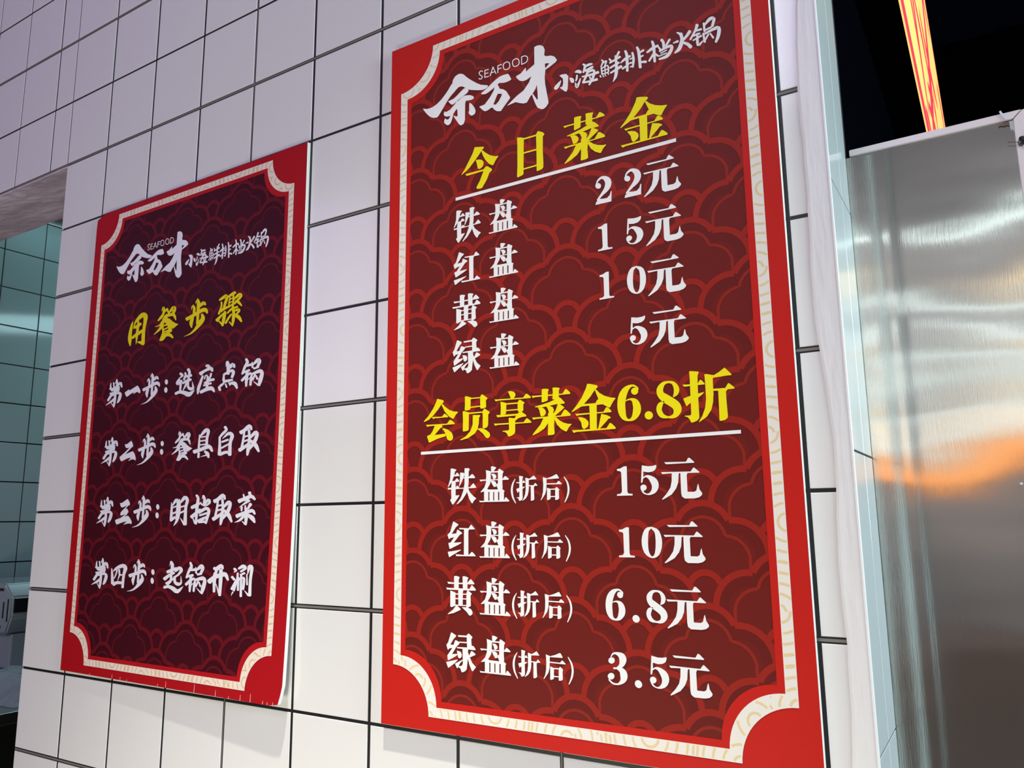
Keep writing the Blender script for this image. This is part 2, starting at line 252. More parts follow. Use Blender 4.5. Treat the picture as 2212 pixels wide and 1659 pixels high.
 '(': 'b31 155 32 154 29 155 34 153 27 154 34 151 12 137 23 131 -4 118 13 111 -18 96 5 89 -28 69 -2 64 -35 39 -7 36 -38 9 -8 8 -36 -21 -7 -19 -30 -50 -3 -46 -21 -79 3 -73 -7 -105 13 -98 10 -130 25 -124 26 -154 38 -149 29 -155 37 -152 32 -155 35 -154',
 ')': 'b-36 154 -33 156 -38 152 -30 156 -38 150 -28 155 -24 126 -11 133 -11 103 7 111 -1 80 21 86 6 54 30 59 10 28 36 30 11 2 38 1 9 -24 35 -27 4 -50 29 -55 -3 -76 19 -82 -12 -100 6 -107 -23 -125 -9 -131 -35 -151 -24 -155 -34 -153 -27 -156 -32 -155 -30 -156',
 '后': 'p-114 129 -54 112 15 132 76 158 89 153 116 110 109 105 -61 101 -62 45 -67 -30 -84 -82 -142 -155 -152 -155 -128 -110 -114 -51 -109 39;p-68 50 78 48 104 75 116 72 152 41 149 33 -68 36;p-56 -4 -5 -20 -10 -143 -42 -157 -60 -153;p59 -19 72 0 89 -3 118 -32 109 -50 111 -138 94 -153 64 -158 56 -152;p-9 -18 63 -17 63 -31 -10 -31;p-11 -107 61 -108 61 -120 -12 -121',
 '红': 'p-133 231 -118 228 -47 192 -51 184 -89 157 -158 70 -84 76 -67 125 -54 123 11 84 9 74 -30 54 -123 -44 -69 -41 -5 -38 2 -46 -49 -71 -182 -125 -192 -122 -212 -56 -207 -48 -172 -40 -118 27 -177 15 -199 1 -207 5 -225 54 -222 62 -183 94;p-221 -163 -118 -150 -10 -133 -10 -141 -118 -193 -191 -231 -201 -228;p-40 147 116 142 150 187 160 185 212 136 207 126 126 126 -30 129;p41 136 126 136 111 101 111 -209 40 -210;p-93 -193 38 -199 125 -195 163 -160 173 -161 225 -206 220 -216 -83 -217',
 '黄': 'p-110 243 -74 246 -21 234 -24 223 -35 196 -35 81 -108 79;p26 242 59 246 114 231 117 222 103 200 103 82 32 79;p-217 169 -113 160 103 163 147 208 164 208 213 159 207 146 -204 142;p-234 95 -209 91 136 89 169 134 180 134 234 86 229 68 -226 68;p-43 77 43 75 32 48 28 -118 -40 -120;p-169 59 -87 35 -87 -132 -152 -153 -169 -145;p87 33 103 68 114 67 171 32 169 20 152 5 157 -126 103 -148 86 -142;p-94 24 92 26 92 13 -94 9;p-94 -34 92 -33 92 -47 -94 -49;p-94 -117 92 -116 92 -129 -94 -131;p-74 -127 -57 -131 -4 -168 -7 -181 -118 -226 -202 -243 -210 -239 -129 -187;p15 -145 103 -143 163 -166 184 -202 179 -228 146 -246 130 -242 92 -202',
 '绿': 'p-157 238 -140 237 -76 206 -79 193 -118 156 -167 87 -117 86 -90 147 -73 146 -18 123 -29 101 -73 64 -139 -29 -62 -22 -49 -29 -84 -53 -195 -109 -208 -106 -215 -50 -162 14 -134 46 -184 39 -201 18 -209 21 -231 79 -201 116;p-234 -134 -56 -90 -49 -96 -95 -136 -194 -202 -203 -201;p-49 212 86 214 113 240 129 239 178 205 178 192 162 174 167 97 199 91 229 55 221 44 -62 49 -62 64 97 69 91 193 -40 191;p-27 134 100 136 100 121 -18 119;p26 53 113 60 107 -77 91 -198 69 -221 26 -240 9 -237 -7 -197 -40 -179 -40 -170 15 -161 31 -134;p-64 21 -7 10 15 -20 9 -55 -18 -74 -40 -67 -53 -25;p-93 -144 26 -84 31 -92 -18 -138 -51 -197 -62 -195;p124 -34 161 29 178 30 229 -4 220 -16 134 -51;p97 41 134 -41 177 -114 234 -160 188 -211 172 -212 134 -143 107 -60',
 '1': 'p-90 143 -46 148 2 171 37 170 34 -126 45 -147 99 -153 98 -171 -99 -171 -98 -152 -52 -147 -34 -124 -36 96 -47 114 -88 122',
 '5': 'p-85 172 -6 158 48 160 92 170 91 143 77 115 45 95 -9 88 -71 99 -72 33 -86 -25 -95 -31 -103 -24 -96 59;b-80 18 -81 20 -77 17 -82 22 -75 17 -82 25 -64 24 -73 34 -54 31 -63 43 -44 33 -49 51 -34 31 -33 56 -23 25 -13 57 -13 17 9 53 -2 2 33 44 8 -16 59 31 16 -31 82 14 21 -44 99 -9 26 -55 109 -34 28 -65 113 -62 29 -76 108 -90 28 -91 97 -115 25 -104 81 -137 21 -117 59 -154 11 -131 35 -164 1 -143 14 -170 -10 -150 -6 -172 -23 -154 -23 -171 -36 -155 -39 -168 -49 -151 -54 -164 -60 -144 -70 -158 -70 -136 -84 -148 -77 -125 -95 -134 -85 -111 -103 -118 -92 -96 -110 -103 -96 -94 -109 -99 -101 -94 -106 -96;p-36 -86 -39 -99 -47 -110 -59 -118 -72 -121 -87 -119 -99 -113 -108 -103 -113 -91 -112 -78 -107 -65 -97 -56 -84 -51 -70 -50 -56 -54 -45 -62 -38 -73',
 '元': 'p-192 194 67 188 94 230 111 229 164 180 159 172 -162 170 -175 174;p-236 83 116 76 148 118 160 117 218 66 212 59 -132 64 -220 60;p-106 77 -11 73 -25 54 -36 -44 -63 -108 -117 -172 -188 -211 -228 -230 -237 -224 -177 -162 -131 -98 -112 -25;p-5 71 82 67 68 38 69 -149 146 -151 172 -136 188 -76 197 -62 208 -125 237 -169 232 -189 201 -212 151 -223 34 -223 1 -199 -6 -159',
 '0': 'b3 175 0 157 -24 172 -13 145 -51 167 -26 134 -79 146 -32 122 -101 110 -38 94 -116 66 -42 57 -124 20 -45 19 -122 -28 -46 -20 -112 -76 -45 -62 -95 -117 -41 -95 -68 -147 -32 -122 -36 -166 -19 -146 -6 -175 -2 -157 23 -174 13 -151 55 -162 25 -134 84 -136 33 -114 104 -99 39 -85 118 -54 44 -47 124 -8 46 -9 122 40 47 31 111 88 45 73 93 129 40 105 64 155 32 123 34 166 16 139 3 175 0 157',
 '3': 'b-78 116 -80 116 -75 115 -82 118 -73 117 -82 120 -63 131 -75 135 -53 144 -67 152 -43 152 -54 166 -32 154 -36 175 -19 154 -16 179 -5 149 6 180 9 139 30 180 21 126 58 177 26 116 85 167 27 109 104 148 28 101 114 124 29 93 116 98 29 82 108 72 28 66 92 46 26 53 72 24 19 40 46 9 5 25 20 0 -9 14 -2 -6 -20 10 -19 -8 -31 11 -34 -9 -43 11 -46 -9 -48 8 -50 -6 -51 4 -51 -2;b-11 1 -10 5 -12 -3 -7 9 -9 -7 -2 10 9 -19 22 13 24 -30 49 15 29 -39 78 7 31 -51 101 -12 33 -65 116 -35 34 -78 123 -60 36 -89 121 -87 37 -101 112 -114 36 -111 93 -139 32 -126 67 -157 20 -143 38 -170 5 -157 10 -177 -14 -162 -15 -180 -36 -162 -41 -180 -55 -157 -65 -175 -71 -149 -85 -164 -87 -136 -101 -149 -103 -123 -116 -134 -107 -122 -117 -131 -111 -124 -114 -127;p-29 86 -32 73 -40 62 -52 53 -66 48 -81 48 -94 53 -104 62 -109 73 -108 86 -103 99 -92 109 -79 116 -64 118 -50 116 -38 109 -31 99;p-39 -86 -42 -100 -51 -112 -63 -121 -78 -126 -94 -126 -107 -122 -117 -113 -123 -100 -122 -87 -116 -74 -105 -63 -91 -56 -76 -53 -61 -55 -49 -62 -41 -73',
 '2': 'b-99 73 -102 75 -96 73 -104 77 -94 74 -105 79 -85 93 -100 100 -76 111 -94 122 -65 125 -83 142 -47 137 -65 160 -27 146 -42 174 -10 145 -14 182 4 133 19 178 17 113 54 164 24 98 85 142 24 93 105 112 26 86 114 79 28 76 113 49 27 61 105 21 22 41 90 -4 15 21 70 -26 3 1 46 -44 -14 -21 20 -59 -34 -45 -6 -74 -53 -68 -30 -92 -74 -92 -55 -112 -95 -116 -79 -132 -95 -121 -84 -132 -93 -126 -89 -130;p-30 55 -33 42 -41 32 -53 26 -67 26 -82 31 -95 40 -104 53 -109 67 -109 82 -103 94 -93 102 -79 105 -65 102 -51 95 -39 84 -32 70;p-114 -181 -107 -151 -63 -112 1 -122 48 -124 86 -93 101 -46 113 -49 105 -182',
 '余': 'p-582 61 -558 52 -516 35 -462 28 -403 31 -346 47 -292 72 -248 99 -207 131 -162 171 -122 211 -94 244 -73 271 -52 291 -37 307 -38 319 -37 334 -18 364 11 393 46 406 83 409 119 399 155 378 188 343 226 302 275 257 331 210 394 160 458 117 530 88 582 67 578 46 550 31 515 26 469 30 407 48 342 70 290 89 243 112 196 149 155 182 128 196 107 200 85 203 59 197 25 174 -13 145 -48 122 -85 93 -124 54 -169 3 -232 -74 -291 -142 -319 -158 -340 -154 -376 -148 -415 -132 -454 -102 -490 -67 -517 -35 -541 -3 -568 34;p178 154 217 136 243 107 247 86 219 62 129 26 36 -7 3 -26 -12 -35 -36 -38 -60 -31 -87 -2 -109 27 -121 34 -115 37 -71 40 -12 50 43 79 95 111 139 139;p143 28 175 35 202 31 243 22 284 8 315 -11 336 -32 339 -49 330 -61 313 -66 289 -66 263 -63 237 -59 226 -55 202 -53 118 -57 36 -60 5 -56 12 -42 72 -6;p36 -7 202 -42 187 -96 184 -344 160 -399 113 -409 84 -388 24 -297 -24 -215 36 -249 54 -243 50 -169 36 -102 6 -45;p6 -45 60 -109 -24 -189 -72 -206 -120 -203 -169 -186 -196 -154 -191 -118 -175 -102 -157 -123 -84 -108;p-169 -215 -161 -222 -150 -238 -130 -247 -108 -248 -90 -229 -72 -206 -49 -190 -30 -182 -23 -188 -26 -209 -40 -257 -60 -304 -77 -326 -96 -336 -114 -339 -132 -334 -151 -321 -168 -304 -183 -287 -190 -266 -182 -237;p260 -107 281 -113 307 -142 332 -177 353 -213 364 -241 367 -264 363 -285 353 -301 331 -310 306 -313 288 -306 271 -292 256 -271 246 -248 251 -239 260 -221 258 -161',
 '万': 'p-237 105 -197 125 -139 151 -83 185 -25 218 31 245 87 264 148 267 199 263 217 261 226 249 247 213 264 176 269 162 264 155 246 149 219 144 188 143 153 145 112 156 75 165 60 162 47 154 24 142 -4 129 -36 114 -71 99 -112 83 -151 73 -183 75 -208 83 -232 92;p-3 134 47 149 85 60 29 -14 -11 -94 -51 -163 -130 -190 -176 -189 -215 -154 -269 -92 -255 -89 -175 -84 -84 0 -26 75;p52 91 141 47 185 8 247 -102 244 -121 171 -190 93 -267 27 -247 -18 -209 -40 -176 -73 -161 -28 -129 11 -143 62 -106 107 -38 113 -10 46 11',
 '才': 'p52 473 97 482 149 469 191 439 216 380 210 333 203 285 220 80 207 -24 211 -124 257 -398 256 -422 224 -461 183 -482 146 -476 90 -440 59 -381 19 -271 4 -217 20 -212 82 -319 94 -313 92 -204 82 -103 55 -74 48 128;p199 306 229 276 312 258 363 225 401 163 382 140 298 104 215 77 210 94 284 153 227 172 201 156 175 185;p-248 134 -166 153 -90 213 -85 197 -85 152 49 217 91 213 141 37 -1 54 -82 25 -136 25 -189 50 -232 99;p-1 54 90 114 140 -2 86 -84 64 -146 21 -202 -22 -238 -77 -310 -130 -309 -183 -288 -259 -250 -346 -258 -401 -264 -312 -208 -236 -162 -127 -116 -40 -24',
 'S': 'b37 39 35 37 38 42 32 36 37 46 28 37 29 54 19 45 18 64 12 53 4 70 8 55 -10 67 0 53 -24 60 -11 47 -33 50 -18 39 -35 37 -19 32 -31 23 -16 23 -23 8 -11 14 -9 -7 0 2 7 -21 16 -12 16 -30 30 -27 17 -37 33 -43 15 -46 30 -55 11 -51 23 -64 5 -54 13 -69 -4 -55 1 -70 -12 -54 -12 -68 -16 -51 -23 -62 -21 -46 -31 -55 -28 -40 -37 -48 -32 -38 -38 -45 -35 -39 -37 -41',
 'E': 'b-33 62 -29 61 -37 62 -25 58 -39 60 -23 55 -40 -54 -24 -59 -37 -58 -26 -61 -34 -60 -30 -61;b-34 54 -36 57 -32 50 -36 61 -28 48 -33 63 35 46 30 61 37 48 33 59 37 51 36 55;b-35 2 -36 6 -32 -2 -36 9 -29 -4 -34 11 26 -7 21 9 28 -5 25 6 29 -1 27 3;b-35 -53 -36 -49 -33 -57 -36 -46 -29 -59 -34 -44 37 -63 33 -48 39 -61 36 -50 40 -58 38 -54',
 'A': 'b-50 -65 -54 -62 -46 -66 -57 -59 -43 -65 -58 -56 9 56 -6 66 8 60 -3 67 5 63 1 66;b-6 66 -2 67 -9 65 2 66 -9 62 5 63 44 -63 58 -62 47 -66 57 -65 51 -67 55 -67;b-36 -24 -37 -21 -34 -27 -37 -18 -31 -29 -36 -16 33 -30 29 -17 35 -28 32 -18 35 -25 34 -21',
 'F': 'b-31 59 -27 58 -35 59 -24 55 -37 57 -21 52 -38 -53 -22 -58 -36 -56 -25 -60 -32 -59 -28 -60;b-33 51 -34 54 -30 47 -34 58 -27 45 -32 60 36 44 31 60 38 46 34 57 38 50 37 54;b-33 -1 -35 3 -31 -4 -34 7 -28 -7 -32 9 27 -9 23 6 30 -7 26 4 30 -4 29 0',
 'O': 'b-1 66 3 51 -19 63 -11 48 -36 59 -27 45 -50 52 -38 40 -58 40 -43 31 -62 26 -46 19 -62 10 -46 6 -60 -7 -44 -9 -54 -26 -40 -25 -45 -43 -34 -37 -31 -55 -26 -43 -15 -63 -15 -49 1 -66 -2 -51 19 -66 12 -51 36 -61 27 -47 50 -53 38 -41 58 -41 44 -31 62 -25 46 -19 62 -10 47 -5 60 7 45 8 54 24 40 22 45 40 34 33 31 52 26 39 16 59 13 45 -1 66 3 51',
 'D': 'b-49 61 -45 59 -53 61 -42 57 -55 59 -40 54 -56 -54 -41 -59 -54 -58 -44 -61 -51 -60 -47 -61;b-50 54 -52 58 -48 51 -52 62 -45 49 -50 64 -26 49 -31 64 -8 49 -12 64 7 47 7 61 19 40 24 52 30 31 39 40 38 22 51 24 41 10 56 7 42 -4 56 -10 39 -17 54 -25 35 -28 49 -38 28 -36 40 -49 17 -43 26 -57 -2 -47 4 -61 -27 -48 -21 -63 -52 -49 -46 -64 -54 -52 -50 -62 -53 -55 -52 -59',
 '小': 'p-67 129 -27 134 36 120 67 79 61 9 53 -97 36 -134 11 -126 -20 -93 -57 -57 -59 -44 -25 -43 -11 8 -16 70;p-44 55 -41 38 -53 9 -65 -19 -82 -43 -104 -56 -127 -59 -143 -49 -152 -33 -149 -16 -132 4 -86 34;p85 49 108 43 134 27 146 10 152 -9 151 -28 144 -42 127 -41 107 -30 97 -11 90 11 83 34',
 '海': 'b-175 84 -177 87 -173 80 -176 91 -170 78 -174 93 -153 71 -162 100 -139 65 -148 107 -129 59 -128 107 -121 55 -108 98 -109 48 -92 86 -94 40 -79 75 -84 40 -73 65 -77 45 -73 54;b-145 41 -139 39 -151 42 -133 34 -155 39 -130 28 -158 23 -132 12 -160 8 -134 -4 -163 -5 -137 -19 -166 -16 -142 -31 -169 -27 -149 -41 -172 -38 -155 -50 -171 -42 -158 -51 -167 -46 -163 -49;b-173 -61 -169 -62 -176 -62 -165 -63 -177 -65 -163 -66 -178 -90 -153 -92 -177 -117 -143 -117 -160 -149 -147 -113 -127 -145 -160 -109 -116 -125 -148 -98 -108 -104 -135 -83 -100 -82 -124 -66 -93 -58 -114 -46 -87 -35 -103 -25 -88 -31 -100 -24 -91 -27 -96 -25;b-60 163 -57 167 -61 157 -53 170 -58 151 -47 169 -47 139 -34 162 -42 134 -15 149 -42 132 -4 121 -45 111 -10 91 -53 79 -24 61 -62 46 -38 32 -60 40 -43 30 -55 35 -49 32;b-34 112 -37 118 -30 107 -37 125 -24 104 -35 129 -2 105 -15 135 20 106 6 141 38 107 26 145 53 108 45 143 67 108 62 138 83 109 78 134 87 112 83 130 88 118 86 124;b-25 47 -28 55 -19 41 -29 63 -12 38 -26 68 20 43 4 77 51 49 35 85 75 54 59 91 87 58 72 92 91 61 80 90 96 64 87 89 99 68 92 86 98 74 96 80;b16 51 24 46 8 54 31 39 1 51 33 31 -7 31 26 10 -14 11 18 -11 -24 -10 6 -34 -38 -36 -10 -59 -55 -63 -29 -85 -72 -91 -49 -111 -71 -98 -54 -112 -67 -104 -61 -109;b-1 17 -4 24 4 11 -4 30 10 8 -1 35 42 10 29 41 72 13 61 48 89 11 91 47 87 12 117 24 89 4 124 -2 89 -11 124 -25 84 -29 119 -49 75 -51 109 -75 64 -74 96 -99 50 -98 80 -123 34 -124 60 -146 18 -149 41 -169 19 -156 35 -170 23 -162 29 -167;b-75 -16 -76 -11 -73 -22 -75 -6 -68 -25 -72 -3 -32 -31 -36 -6 5 -37 -1 -8 43 -42 36 -10 85 -44 76 -9 129 -45 118 -8 172 -46 161 -6 177 -40 169 -12 178 -31 175 -21;b-67 -103 -68 -97 -64 -110 -67 -91 -58 -115 -62 -87 -16 -121 -21 -92 26 -127 21 -97 64 -132 58 -100 96 -135 88 -101 123 -137 114 -101 150 -139 140 -100 156 -134 149 -106 157 -125 154 -115;b30 -7 35 -7 26 -8 40 -9 25 -11 43 -13 29 -37 49 -39 34 -63 55 -64 39 -88 60 -90 43 -92 58 -94 48 -95 54 -95',
 '鲜': 'b-129 160 -125 163 -131 155 -120 165 -129 149 -114 163 -122 140 -106 154 -118 136 -95 141 -118 133 -92 121 -123 117 -101 100 -134 95 -114 80 -145 73 -128 59 -144 68 -132 59 -141 64 -137 60;b-121 103 -124 108 -117 98 -125 114 -112 96 -123 118 -88 103 -100 127 -65 110 -76 136 -67 116 -48 128 -71 115 -48 100 -81 91 -61 76 -92 66 -74 54 -91 62 -78 53 -87 58 -83 54;b-134 59 -129 58 -139 58 -124 55 -142 55 -120 50 -140 23 -118 18 -137 -10 -116 -14 -135 -42 -114 -47 -132 -47 -117 -50 -127 -50 -122 -51;b-129 38 -131 42 -125 33 -132 47 -121 31 -130 51 -90 38 -99 58 -61 45 -68 66 -47 44 -37 60 -44 32 -23 29 -44 2 -22 -4 -45 -30 -21 -37 -41 -35 -25 -40 -36 -39 -30 -41;b-127 -6 -128 -2 -124 -10 -128 3 -120 -12 -126 5 -35 -5 -41 12 -33 -2 -37 10 -33 2 -34 6;b-82 52 -78 51 -86 52 -74 49 -88 49 -72 45 -85 -40 -69 -44 -83 -44 -71 -47 -79 -46 -75 -47;b-129 -47 -130 -42 -126 -51 -130 -37 -122 -54 -127 -34 -92 -54 -97 -35 -61 -54 -66 -35 -31 -55 -36 -35 -28 -52 -32 -38 -28 -47 -29 -42;b-157 -47 -152 -46 -161 -50 -147 -48 -162 -54 -143 -51 -158 -63 -139 -60 -154 -72 -136 -70 -150 -82 -133 -79 -146 -85 -134 -83 -141 -86 -137 -85;b-117 -58 -114 -57 -120 -60 -110 -58 -121 -64 -106 -60 -107 -92 -93 -88 -104 -95 -93 -92 -100 -95 -96 -94;b-88 -56 -84 -55 -90 -59 -80 -55 -91 -62 -77 -58 -77 -88 -63 -83 -74 -90 -64 -87 -70 -91 -66 -90;b-46 -53 -43 -52 -49 -56 -39 -52 -49 -60 -35 -55 -38 -80 -24 -75 -34 -82 -24 -79 -30 -82 -27 -81;b-21 143 -17 145 -25 139 -11 145 -25 134 -6 142 -17 119 4 127 -10 103 13 113 -2 88 23 99 5 84 23 92 12 84 18 87;b125 199 131 193 117 203 136 186 111 201 137 179 98 180 124 158 85 159 110 138 72 138 97 117 73 131 91 116 78 124 84 119;b-16 73 -18 79 -11 68 -19 85 -6 65 -17 89 44 76 32 104 95 88 80 118 144 99 129 132 147 105 136 129 146 113 142 122;b-13 1 -16 7 -8 -5 -17 14 -2 -8 -14 19 40 3 27 31 82 14 68 43 124 25 109 56 127 30 116 53 125 38 122 46;b-9 -71 -12 -65 -4 -76 -13 -59 1 -78 -10 -54 54 -66 40 -37 106 -55 90 -20 158 -43 139 -3 162 -36 148 -7 161 -26 156 -16;b70 157 76 156 63 157 83 152 60 152 87 145 60 95 94 87 61 38 100 28 60 -11 103 -25 56 -52 102 -70 51 -87 96 -109 46 -118 86 -142 39 -145 69 -167 31 -170 49 -185 22 -195 30 -202 22 -198 28 -203 24 -200 26 -201',
 '排': 'b-112 159 -105 160 -118 155 -97 158 -120 148 -90 152 -114 127 -81 131 -109 109 -71 107 -105 78 -64 68 -104 19 -64 7 -104 -55 -67 -67 -104 -130 -70 -141 -100 -138 -75 -146 -92 -144 -83 -146;b-176 1 -178 4 -173 -2 -179 8 -170 -3 -179 11 -148 5 -162 26 -127 12 -145 41 -105 19 -125 54 -83 27 -100 62 -58 35 -72 67 -33 43 -46 72 -30 48 -40 69 -31 55 -34 63;b-159 -89 -162 -83 -154 -95 -163 -76 -148 -97 -161 -71 -128 -91 -142 -65 -108 -84 -122 -58 -88 -76 -103 -51 -69 -64 -83 -43 -51 -50 -62 -34 -33 -36 -41 -25 -33 -34 -38 -26 -34 -31 -36 -28;b-14 103 -7 102 -21 101 0 98 -24 95 5 92 -19 63 12 60 -15 32 18 26 -13 1 21 -9 -15 -31 17 -45 -19 -67 9 -80 -24 -103 1 -114 -21 -109 -4 -117 -16 -114 -10 -117;b49 155 56 156 44 152 63 154 42 145 69 148 48 122 79 125 53 101 90 100 58 67 98 60 62 7 103 -2 66 -68 105 -78 70 -143 108 -152 75 -152 103 -159 85 -157 94 -160;b-51 10 -52 15 -48 6 -53 20 -44 4 -50 23 -26 5 -33 25 -9 7 -16 28 9 8 1 30 11 12 6 27 11 17 9 22;b-47 -49 -49 -44 -44 -53 -49 -39 -40 -55 -47 -36 -24 -53 -32 -33 -9 -51 -17 -30 7 -49 -2 -27 9 -45 3 -30 9 -40 7 -35;b-50 -96 -51 -91 -47 -101 -50 -87 -44 -103 -47 -84 -28 -105 -32 -85 -13 -106 -17 -87 2 -107 -2 -88 5 -105 2 -91 5 -100 5 -95;b76 53 74 58 80 47 73 64 86 45 75 69 107 49 95 75 129 54 116 82 150 58 136 89 153 64 143 86 152 71 148 79;b79 -12 77 -6 83 -17 76 0 88 -20 78 4 105 -16 95 8 122 -12 112 12 140 -8 130 15 142 -4 135 13 141 2 139 8;b80 -74 79 -67 82 -80 81 -62 87 -85 86 -59 115 -94 114 -65 142 -104 142 -71 170 -113 169 -76 177 -110 176 -83 179 -102 179 -93',
 '档': 'b-103 154 -95 154 -108 151 -88 152 -111 144 -82 146 -106 122 -73 124 -101 101 -64 99 -97 68 -58 60 -94 9 -56 -1 -91 -65 -56 -75 -89 -139 -56 -148 -84 -147 -60 -154 -76 -152 -68 -154;b-172 9 -176 16 -167 4 -178 22 -162 3 -176 27 -135 11 -153 41 -110 20 -129 56 -85 27 -104 67 -62 34 -77 72 -38 40 -50 73 -14 46 -24 75 -11 51 -18 71 -11 58 -14 65;b-86 -28 -80 -33 -93 -24 -76 -41 -99 -24 -76 -48 -118 -49 -95 -72 -138 -74 -115 -96 -157 -99 -135 -121 -157 -105 -141 -121 -153 -112 -147 -118;b-66 -36 -62 -33 -68 -40 -58 -31 -67 -46 -52 -33 -57 -60 -41 -46 -48 -73 -30 -58 -38 -87 -19 -71 -31 -90 -18 -78 -25 -88 -20 -84;b18 130 25 134 12 123 35 134 12 113 44 128 21 99 51 114 28 88 60 98 32 77 68 75 34 59 70 51 35 36 70 26 35 12 70 2 40 4 65 -4 48 -2 57 -4;b137 97 143 92 130 101 147 84 124 101 147 77 106 78 128 55 88 54 110 32 70 31 91 9 70 24 85 9 74 18 79 12;b-23 46 -19 48 -26 42 -13 48 -27 37 -9 44 -19 21 0 29 -11 5 10 14 -3 -11 19 -2 3 -14 18 -8 9 -15 15 -12;b-9 -30 -12 -23 -4 -36 -13 -16 2 -39 -10 -11 31 -32 18 -3 58 -25 46 6 85 -21 73 12 114 -19 103 16 140 -19 134 18 145 -19 165 6 140 -16 178 -30 134 -34 171 -59 123 -54 159 -85 110 -72 144 -107 93 -89 123 -129 74 -102 95 -145 49 -109 61 -149 16 -113 24 -146 -17 -116 -11 -142 -21 -120 -16 -139 -21 -126 -20 -133;b8 -61 6 -57 11 -65 6 -53 14 -67 8 -50 92 -48 85 -32 93 -45 88 -33 93 -41 91 -37;b-21 -91 -22 -87 -19 -95 -22 -83 -15 -97 -20 -80 89 -87 84 -71 91 -84 87 -73 91 -80 90 -76',
 '火': 'b-15 114 -7 113 -22 112 0 108 -26 107 5 101 -25 72 12 65 -24 40 18 28 -28 11 18 -10 -37 -19 9 -49 -50 -49 -5 -84 -63 -74 -24 -113 -75 -90 -48 -129 -90 -104 -72 -134 -107 -120 -95 -139 -108 -124 -100 -138 -107 -129 -104 -134;b-68 133 -66 137 -68 129 -63 139 -66 124 -59 139 -53 111 -44 130 -42 99 -27 121 -36 90 -11 104 -32 80 -2 83 -29 65 2 64 -25 48 6 46 -20 41 3 40 -12 38 -4 37;b-119 6 -120 10 -117 2 -120 14 -114 0 -118 16 -49 -5 -60 30 -45 0 -52 25 -45 8 -47 17;b104 103 112 94 95 109 118 84 86 109 118 74 73 93 103 60 61 77 89 45 47 61 72 29 29 43 52 13 8 26 30 -4 -12 8 9 -20 -13 0 2 -20 -10 -8 -5 -15;b-6 -23 -4 -16 -6 -31 1 -12 -2 -38 7 -11 19 -54 30 -24 38 -70 52 -38 54 -84 75 -54 64 -98 93 -74 73 -115 107 -93 84 -133 120 -110 95 -139 120 -122 106 -137 115 -132',
 '锅': 'b-90 150 -81 143 -100 153 -74 134 -108 150 -71 124 -115 126 -81 102 -121 103 -92 81 -132 78 -106 56 -150 48 -127 26 -172 15 -151 -5 -195 -18 -175 -37 -194 -24 -180 -37 -191 -29 -186 -34;b-125 61 -127 68 -122 55 -126 75 -116 51 -122 79 -90 49 -96 78 -64 47 -70 77 -38 46 -44 76 -34 50 -38 71 -33 57 -35 64;b-154 4 -155 11 -150 -1 -155 17 -145 -5 -152 21 -117 -3 -124 23 -89 -2 -96 25 -61 0 -68 27 -57 4 -63 24 -57 10 -59 17;b-155 -54 -157 -49 -152 -58 -158 -44 -147 -60 -156 -40 -111 -53 -121 -30 -75 -46 -86 -20 -40 -39 -52 -10 -37 -34 -45 -13 -38 -27 -41 -19;b-98 32 -92 30 -103 32 -87 27 -106 28 -84 21 -111 -30 -82 -40 -116 -90 -81 -98 -108 -139 -78 -126 -68 -152 -85 -118 -47 -127 -62 -106 -28 -104 -36 -92 -27 -101 -33 -93 -28 -98 -31 -95;b-10 137 -3 134 -18 136 5 129 -22 131 9 122 -20 93 8 85 -19 55 8 48 -17 18 7 11 -14 12 4 7 -8 8 -2 6;b-5 91 -8 96 0 88 -11 102 5 87 -10 107 32 106 11 132 58 123 33 158 79 133 57 177 94 135 83 182 103 134 112 174 100 142 137 141 98 127 133 107 88 95 120 73 77 61 108 41 80 53 102 38 86 45 94 40;b-5 26 -7 32 -2 21 -8 37 3 18 -5 41 31 23 22 46 59 27 50 51 86 31 78 56 89 35 83 53 89 42 87 48;b-24 6 -18 5 -30 5 -12 1 -33 0 -8 -5 -30 -40 -4 -45 -27 -80 1 -85 -25 -120 6 -125 -20 -127 2 -131 -12 -131 -5 -133;b-18 -20 -21 -14 -14 -26 -21 -8 -9 -28 -19 -3 34 -22 23 8 76 -15 64 19 112 -12 99 27 139 -11 127 32 155 -12 154 34 150 -7 187 9 150 -17 195 -30 147 -47 190 -68 141 -78 181 -102 134 -104 169 -131 123 -131 153 -156 112 -160 137 -180 113 -167 131 -182 118 -174 124 -179;b43 -29 47 -33 37 -26 51 -39 32 -27 51 -45 18 -48 36 -66 3 -70 21 -87 -12 -91 6 -108 -11 -96 1 -109 -8 -102 -4 -106;b57 -27 62 -25 54 -30 67 -26 54 -35 71 -29 65 -60 83 -53 76 -85 96 -77 87 -109 108 -102 92 -113 107 -108 98 -114 103 -112',
